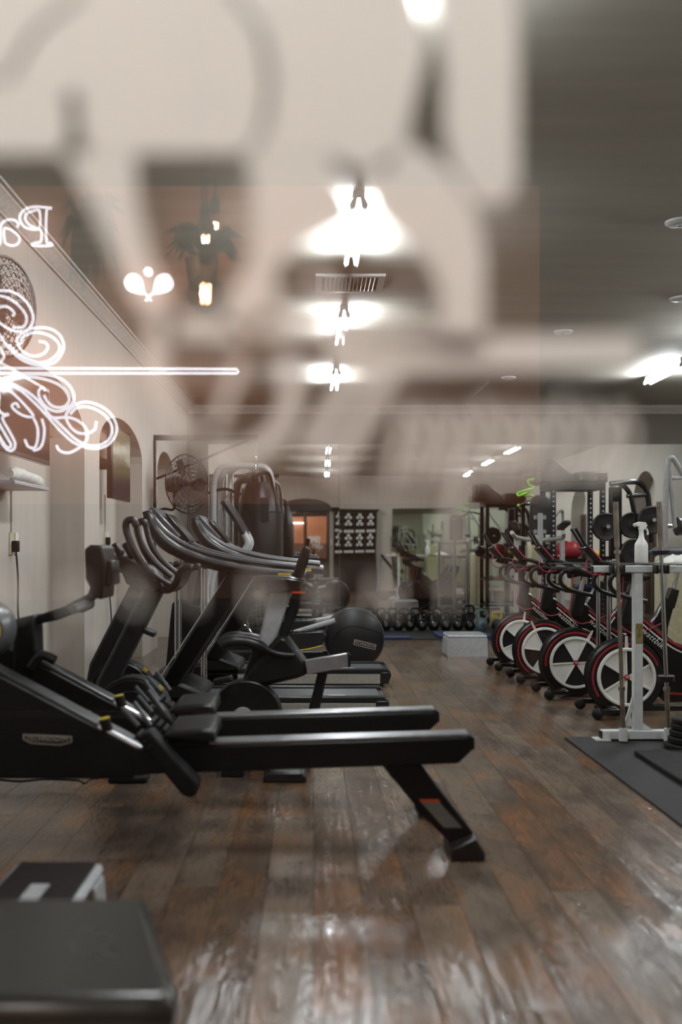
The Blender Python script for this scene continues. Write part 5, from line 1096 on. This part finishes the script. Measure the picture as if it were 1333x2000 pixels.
for col in range(4):
    for row in range(1, 7):
        zb_ = 2.28 - row * 0.195 + 0.001; xc_ = cx0 + (cx1 - cx0) * (col + 0.5) / 4
        lay = [(-0.092, 0.045), (0.0, 0.045), (0.092, 0.045)] if row % 3 == 0 else [(-0.07, 0.048), (0.045, 0.048), (-0.01, 0.13)]
        for dx, dz in lay:
            p_ = Vector((xc_ + dx + random.uniform(-0.0008, 0.0008) + 0.0 , (cy0 + cy1) / 2 + 0.02, zb_ + dz))
            if roll is None:
                roll = MB().lathe([(0.012, -0.105), (0.04, -0.1), (0.044, -0.09), (0.045, 0.09), (0.042, 0.1), (0.03, 0.105), (0.028, 0.098), (0.012, 0.098)], p_, (0, 1, 0), 14).build('towel_roll', 'towel', loc=p_)
                tag(roll, 'rolled white towel in the black cubby cabinet', 'towel', 'rolled towels in the cabinet')
            else:
                c_ = roll.copy(); C.objects.link(c_); c_.location = p_
tag(MB().box(0.42, 0.48, YF, YF + 0.012, 1.35, 1.5).build('light_switch', 'white_plastic', loc=(0.43, YF, 1.35), bevel=0.003), 'white light switch between glazed door and towel cabinet', 'switch')

# ------------------------------------------------------------------ white film on the door glass
gd = GLASS + 0.0064; ge = GLASS + 0.007
t = thing('window_decal', 'large white film emblem, script and lettering on the door glass', 'decal', (0.0, GLASS + 0.0065, 1.0))
def film(name, *polys):
    for p_ in polys:
        MB().trace(p_, gd, ge).build(name, 'vinyl_film', t, smooth=False)
film('emblem_shape',
     [(-120, 150), (10, 150), (60, 60), (150, -10), (180, -120), (-120, -120)],
     [(187, -120), (158, 0), (72, 68), (22, 158), (-120, 162), (-120, 300), (120, 300), (136, 235), (122, 200), (130, 180), (148, 176), (160, 198), (154, 235), (175, 300), (480, 300), (510, 250), (520, 150), (500, 60), (440, -20), (430, -120)],
     [(444, -120), (456, -25), (520, 55), (537, 150), (525, 250), (492, 300), (640, 300), (700, 330), (760, 330), (795, 265), (812, 190), (835, 90), (815, 0), (800, -120)],
     [(830, -120), (850, 0), (868, 120), (868, 250), (885, 330), (930, 392), (985, 398), (1012, 360), (1012, 60), (985, -120)],
     [(800, 275), (868, 325), (925, 405), (948, 500), (945, 690), (860, 690), (858, 560), (825, 490), (740, 430), (705, 345)],
     [(480, 302), (640, 302), (655, 345), (690, 400), (690, 440), (600, 470), (555, 500), (535, 545), (550, 610), (500, 650), (440, 640), (440, 585), (490, 500), (505, 410)],
     [(125, 302), (262, 302), (270, 400), (300, 520), (335, 610), (290, 630), (235, 530), (180, 410)])
sc = MB()
sc.ribbon([(500, 640), (570, 630), (700, 640), (860, 660)], 48, gd, 5)
sc.ribbon([(330, 620), (300, 700), (330, 800), (370, 860)], 48, gd, 5)
sc.ribbon([(320, 640), (400, 640), (470, 650)], 46, gd, 5)
sc.ribbon([(560, 690), (570, 770), (540, 850), (470, 890), (400, 880)], 40, gd, 5)
sc.ribbon([(470, 700), (445, 770), (420, 840)], 22, gd, 5)
sc.ribbon([(640, 690), (1250, 686)], 64, gd, 0)
sc.ribbon([(700, 720), (650, 800), (600, 890)], 40, gd, 5)
sc.ribbon([(760, 720), (720, 800), (660, 900), (650, 940)], 38, gd, 5)
sc.ribbon([(650, 600), (640, 560), (610, 545)], 24, gd, 4)
sc.ribbon([(905, 930), (880, 1010), (890, 1090)], 20, gd, 4)
sc.ribbon([(1060, 900), (1075, 960)], 26, gd, 0)
sc.build('script_stroke', 'vinyl_film', t, smooth=False)['kind'] = 'stuff'
ln = MB()
for k in range(9):
    x = 770 + k * 52
    ln.ribbon([(x + 22, 775 + 10 * (k % 3)), (x - 5, 950 - 12 * (k % 2))], 18, gd, 0)
    ln.ribbon([(x + 22, 790), (x + 50, 850), (x + 20, 930)], 13, gd, 4)
ln.build('small_print', 'vinyl_film', t, smooth=False)['kind'] = 'stuff'
for i, chx in enumerate('RESIDENTS'):
    q = W(20 + i * 122, 1165, gd)
    text('letter', chx, 0.03, (q.x, gd, q.z), 'vinyl_film', t, extrude=0.0003, sx=0.9)

# ------------------------------------------------------------------ the dining hall behind the photographer, mirrored in the door glass
HY, HZ = -3.76, 3.02
struct(MB().box(-3.8, 3.6, -5.6, GLASS - 0.04, -0.1, 0.002).build('floor_hall', 'brown_door'))
struct(MB().box(-3.8, 3.6, -5.6, GLASS - 0.04, HZ, HZ + 0.1).build('ceiling_hall', 'hall_ceiling'))
struct(MB().box(-3.8, 1.14, HY - 0.12, HY, 0, HZ).build('wall_hall', 'hall_orange'))
struct(MB().box(1.14, 3.6, -5.6, -5.5, 0, HZ).build('wall_hall_recess', 'hall_dark'))
struct(MB().box(-3.8, -3.7, -5.6, GLASS - 0.04, 0, HZ).build('wall_hall_west', 'hall_orange'))
struct(MB().box(3.5, 3.6, -5.6, GLASS - 0.04, 0, HZ).build('wall_hall_east', 'hall_dark'))
struct(MB().box(-3.7, 1.14, HY, HY + 0.02, 0, 1.42).build('trim_hall_added', 'hall_veil_panel'))  # unseen panel added to darken the lower hall's reflection in the glass
t = thing('banquette', 'long dark padded banquette along the orange wall, behind the viewer', 'bench', (-1.3, HY + 0.3, 0))
MB().box(-3.6, 1.0, HY + 0.025, HY + 0.14, 0.4, 0.95).build('backrest', 'vinyl', t, bevel=0.03); MB().box(-3.6, 1.0, HY + 0.14, HY + 0.62, 0.36, 0.48).build('seat', 'vinyl', t, bevel=0.03); MB().box(-3.6, 1.0, HY + 0.05, HY + 0.55, 0.002, 0.36).build('plinth', 'black', t)
def PR(px, py, dv):
    p = W(px, py, dv); return Vector((p.x, 2 * GLASS + 0.006 - dv, p.z))
NV = 4.93
t = thing('neon_sign', 'white neon sign of lettering, scrolls and crossed rackets mirrored in the glass', 'neon sign', PR(100, 700, NV))
def neon(name, pts, s_=1.0, ox=0.0, oy=0.0, r=0.007, n=5, closed=False):
    P = [PR(ox + a_ * s_, oy + b_ * s_, NV) for a_, b_ in pts]
    return MB().tube(P, r, seg=8, n=n, closed=closed).build(name, 'neon', t)
S2 = 260 / 1333
neon('letter_p', [(515, 140), (360, 122), (250, 150), (197, 230), (240, 320), (340, 352), (408, 352), (410, 465), (335, 490), (335, 512), (512, 512), (512, 485), (467, 468), (467, 160)], S2, 0, 380, 0.0064, 4, True)
neon('letter_p', [(396, 165), (330, 165), (272, 190), (252, 235), (280, 290), (330, 322), (396, 330)], S2, 0, 380, 0.006, 4, True)
neon('letter_a', [(170, 330), (185, 295), (140, 255), (70, 255), (20, 290), (5, 340), (5, 480), (-30, 510)], S2, 0, 380, 0.0064, 4)
neon('letter_a', [(45, 340), (120, 360), (190, 420), (190, 480), (130, 512), (60, 490), (45, 440)], S2, 0, 380, 0.0064, 4, True)
S3 = 260 / 1333
Q = lambda name, pts: neon(name, pts, S3, 0, 620)
neon('scroll', [(-30, 568), (20, 569), (50, 588), (65, 618), (58, 641), (38, 648), (15, 641), (-8, 624), (-30, 600)])
neon('scroll', [(-30, 578), (10, 580), (38, 598), (52, 620), (46, 638), (25, 640)])
neon('scroll', [(-8, 606), (2, 599), (16, 600), (28, 611), (24, 618)])
Q('scroll', [(-60, 60), (0, 180), (110, 330), (250, 440), (420, 480), (560, 440), (635, 320), (620, 210), (540, 130), (430, 102), (290, 120), (190, 190), (178, 260), (240, 350), (340, 388), (440, 360), (480, 295), (450, 250), (392, 240)])
Q('scroll', [(90, 280), (200, 380), (330, 440), (430, 452), (530, 410), (598, 320), (570, 235), (470, 170), (340, 152), (230, 200), (215, 270)])
Q('scroll', [(-60, 250), (0, 300), (40, 380), (20, 430), (-40, 460)])
neon('underline', [(-260, 718), (463, 721), (466, 726), (463, 729), (-260, 729)], n=0)
Q('scroll', [(-60, 640), (200, 575), (430, 570), (600, 610), (700, 690), (742, 790), (720, 870), (640, 925), (560, 940), (470, 900), (400, 810), (388, 740), (425, 702), (455, 735)])
Q('scroll', [(-60, 665), (250, 600), (450, 620), (600, 680), (680, 770), (690, 840), (640, 893), (560, 900), (490, 860), (440, 780)])
Q('scroll', [(-40, 640), (130, 760), (260, 890), (335, 990), (240, 985), (150, 930), (120, 880), (165, 860), (190, 905)])
Q('scroll', [(20, 640), (190, 720), (340, 850), (470, 985), (600, 1130), (720, 1240), (840, 1295), (980, 1312), (1100, 1262), (1168, 1150), (1150, 1030), (1060, 920), (900, 850), (760, 872), (665, 970), (690, 1070), (770, 1150), (870, 1160), (950, 1120), (965, 1040)])
Q('scroll', [(80, 640), (300, 760), (440, 900), (520, 1000), (680, 1000), (790, 1040), (865, 1120), (870, 1220), (800, 1300), (690, 1355), (600, 1335), (568, 1280)])
Q('scroll', [(705, 970), (770, 905), (900, 900), (1040, 970), (1120, 1090), (1100, 1210), (1000, 1278), (880, 1280), (760, 1220), (640, 1110), (540, 1010)])
Q('scroll', [(340, 1010), (380, 1120), (372, 1250), (340, 1305), (280, 1290), (250, 1220)])
Q('scroll', [(420, 1015), (445, 1120), (430, 1250), (390, 1315), (330, 1332)])
Q('scroll', [(-60, 860), (20, 960), (85, 970), (25, 1010), (100, 1150), (152, 1260), (130, 1325), (70, 1322), (-20, 1200)])
Q('scroll', [(-40, 1010), (70, 1200), (112, 1280), (60, 1290), (-40, 1130)])
rk = MB()
for cx_ in (262, 320):
    s_ = 1 if cx_ < 290 else -1
    pts = [(cx_ - s_ * 19, 548), (cx_ - s_ * 12, 537), (cx_, 534), (cx_ + s_ * 13, 540), (cx_ + s_ * 19, 553), (cx_ + s_ * 21, 568), (cx_ + s_ * 18, 575), (cx_ + s_ * 5, 574), (cx_ - s_ * 12, 568), (cx_ - s_ * 19, 558)]
    P = catmull([PR(a_, b_, NV) for a_, b_ in pts], 4, True)
    MB().prism_xz([(p.x, p.z) for p in P], P[0].y - 0.008, P[0].y + 0.008).build('racket_head', 'neon', t)
    MB().tube([PR(cx_ + s_ * 19, 570, NV), PR(290 + s_ * 6, 588, NV)], 0.008, seg=6).build('racket_handle', 'neon', t)
q = PR(290, 531, NV); MB().lathe([(0.002, -0.006), (0.024, -0.006), (0.024, 0.006), (0.002, 0.006)], q, (0, 1, 0), 20).build('ball', 'neon', t)
for a_, b_ in ((90, 440), (20, 440), (60, 640), (110, 690), (200, 830), (440, 725), (290, 560)):
    p = PR(a_, b_, NV); MB().cyl(p, (p.x, HY, p.z), 0.004, seg=6).build('mount_pin', 'white_plastic', t)

# pendant bulbs
def pendant(p, r, label, power, colour=None):
    p = Vector(p)
    t = thing('pendant_bulb', label, 'lamp', (p.x, p.y, p.z - r), 'bare pendant bulbs in the hall')
    MB().cyl((p.x, p.y, p.z + r + 0.1), (p.x, p.y, HZ), 0.004, seg=6).build('cord', 'cable', t)
    MB().lathe([(0.018, 0), (0.022, 0.01), (0.022, 0.06), (0.012, 0.075)], (p.x, p.y, p.z + r + 0.03), seg=14).build('socket', 'bronze', t)
    MB().lathe([(0.002, -r)] + [(r * math.sin(PI * k / 12), -r * math.cos(PI * k / 12)) for k in range(1, 11)] + [(0.02, r * 1.0), (0.016, r + 0.03)], p, seg=20).build('bulb', 'bulb_glass', t)
    fl = MB()
    for k in range(4):
        a_ = PI / 2 * k + 0.4; fl.tube([(p.x + 0.012 * math.cos(a_), p.y + 0.012 * math.sin(a_), p.z - r * 0.45), (p.x + 0.014 * math.cos(a_), p.y + 0.014 * math.sin(a_), p.z + r * 0.5)], 0.004, seg=5)
    fl.build('filament', 'filament', t)
    l = bpy.data.lights.new('bulb_light', 'POINT'); l.energy = power; l.color = colour or (1.0, 0.74, 0.5); l.shadow_soft_size = 0.014
    lo = bpy.data.objects.new('bulb_light', l); C.objects.link(lo); lo.parent = t; lo.location = p - BASE[t.name]
pendant(PR(402, 575, 3.15), 0.06, 'large round glowing pendant bulb, lower of two mirrored in glass', HALL_POWER)
pendant(PR(402, 473, 4.1), 0.055, 'small glowing pendant bulb, upper of two mirrored in glass', HALL_POWER)
pendant(PR(421, 441, 4.75), 0.03, 'tiny distant pendant bulb mirrored beside the upper one', HALL_POWER * 0.3)
for i, (x, y, z, pw) in enumerate(((-2.2, -1.6, 2.25, HALL_POWER), (1.6, -1.8, 2.25, HALL_POWER), (-0.8, -0.25, 2.3, FILM_FILL), (0.8, -0.25, 2.3, FILM_FILL))):  # unseen pendants added: two fill the hall, two light the door film
    pendant((x, y, z), 0.06, 'unseen pendant bulb added for light in the dining hall, %s' % ('over the west end', 'over the east end', 'west of the glass door', 'east of the glass door')[i], pw, (0.9, 0.96, 1.0) if i > 1 else None)
# hanging plants in front of the orange wall
def plant(px_, py_, dv, n, spread, label, drop):
    c = PR(px_, py_, dv)
    t = thing('hanging_plant', label, 'plant', c, 'hanging plants in the hall')
    MB().lathe([(0.02, -0.09), (0.055, -0.09), (0.075, 0.04), (0.068, 0.04)], c, seg=16).build('pot', 'hall_dark', t)
    MB().cyl(c, (c.x, c.y, HZ), 0.004, seg=6).build('cord', 'cable', t)
    lf = MB()
    for k in range(n):
        a_ = random.uniform(0, 2 * PI); ln_ = random.uniform(0.5, 1) * spread; dz = random.uniform(-drop, 0.12)
        b0 = c + Vector((0.03 * math.cos(a_), 0.03 * math.sin(a_), 0.04)); tip = c + Vector((ln_ * math.cos(a_), ln_ * 0.5 * math.sin(a_), 0.06 + dz)); mid = (b0 + tip) / 2 + Vector((0, 0, 0.08)); sd = Vector((-math.sin(a_), math.cos(a_), 0.3)) * ln_ * 0.22
        lf.add([b0, mid + sd, tip, mid - sd, mid + Vector((0, 0, 0.012))], [(0, 1, 4), (1, 2, 4), (2, 3, 4), (3, 0, 4)])
    o = lf.build('foliage', 'leaf', t); o['kind'] = 'stuff'
random.seed(11)
plant(175, 470, 4.3, 60, 0.16, 'bushy hanging plant, leftmost mirrored in the glass', 0.3)
plant(395, 525, 4.4, 50, 0.2, 'low wide hanging plant mirrored behind the pendant bulbs', 0.05)
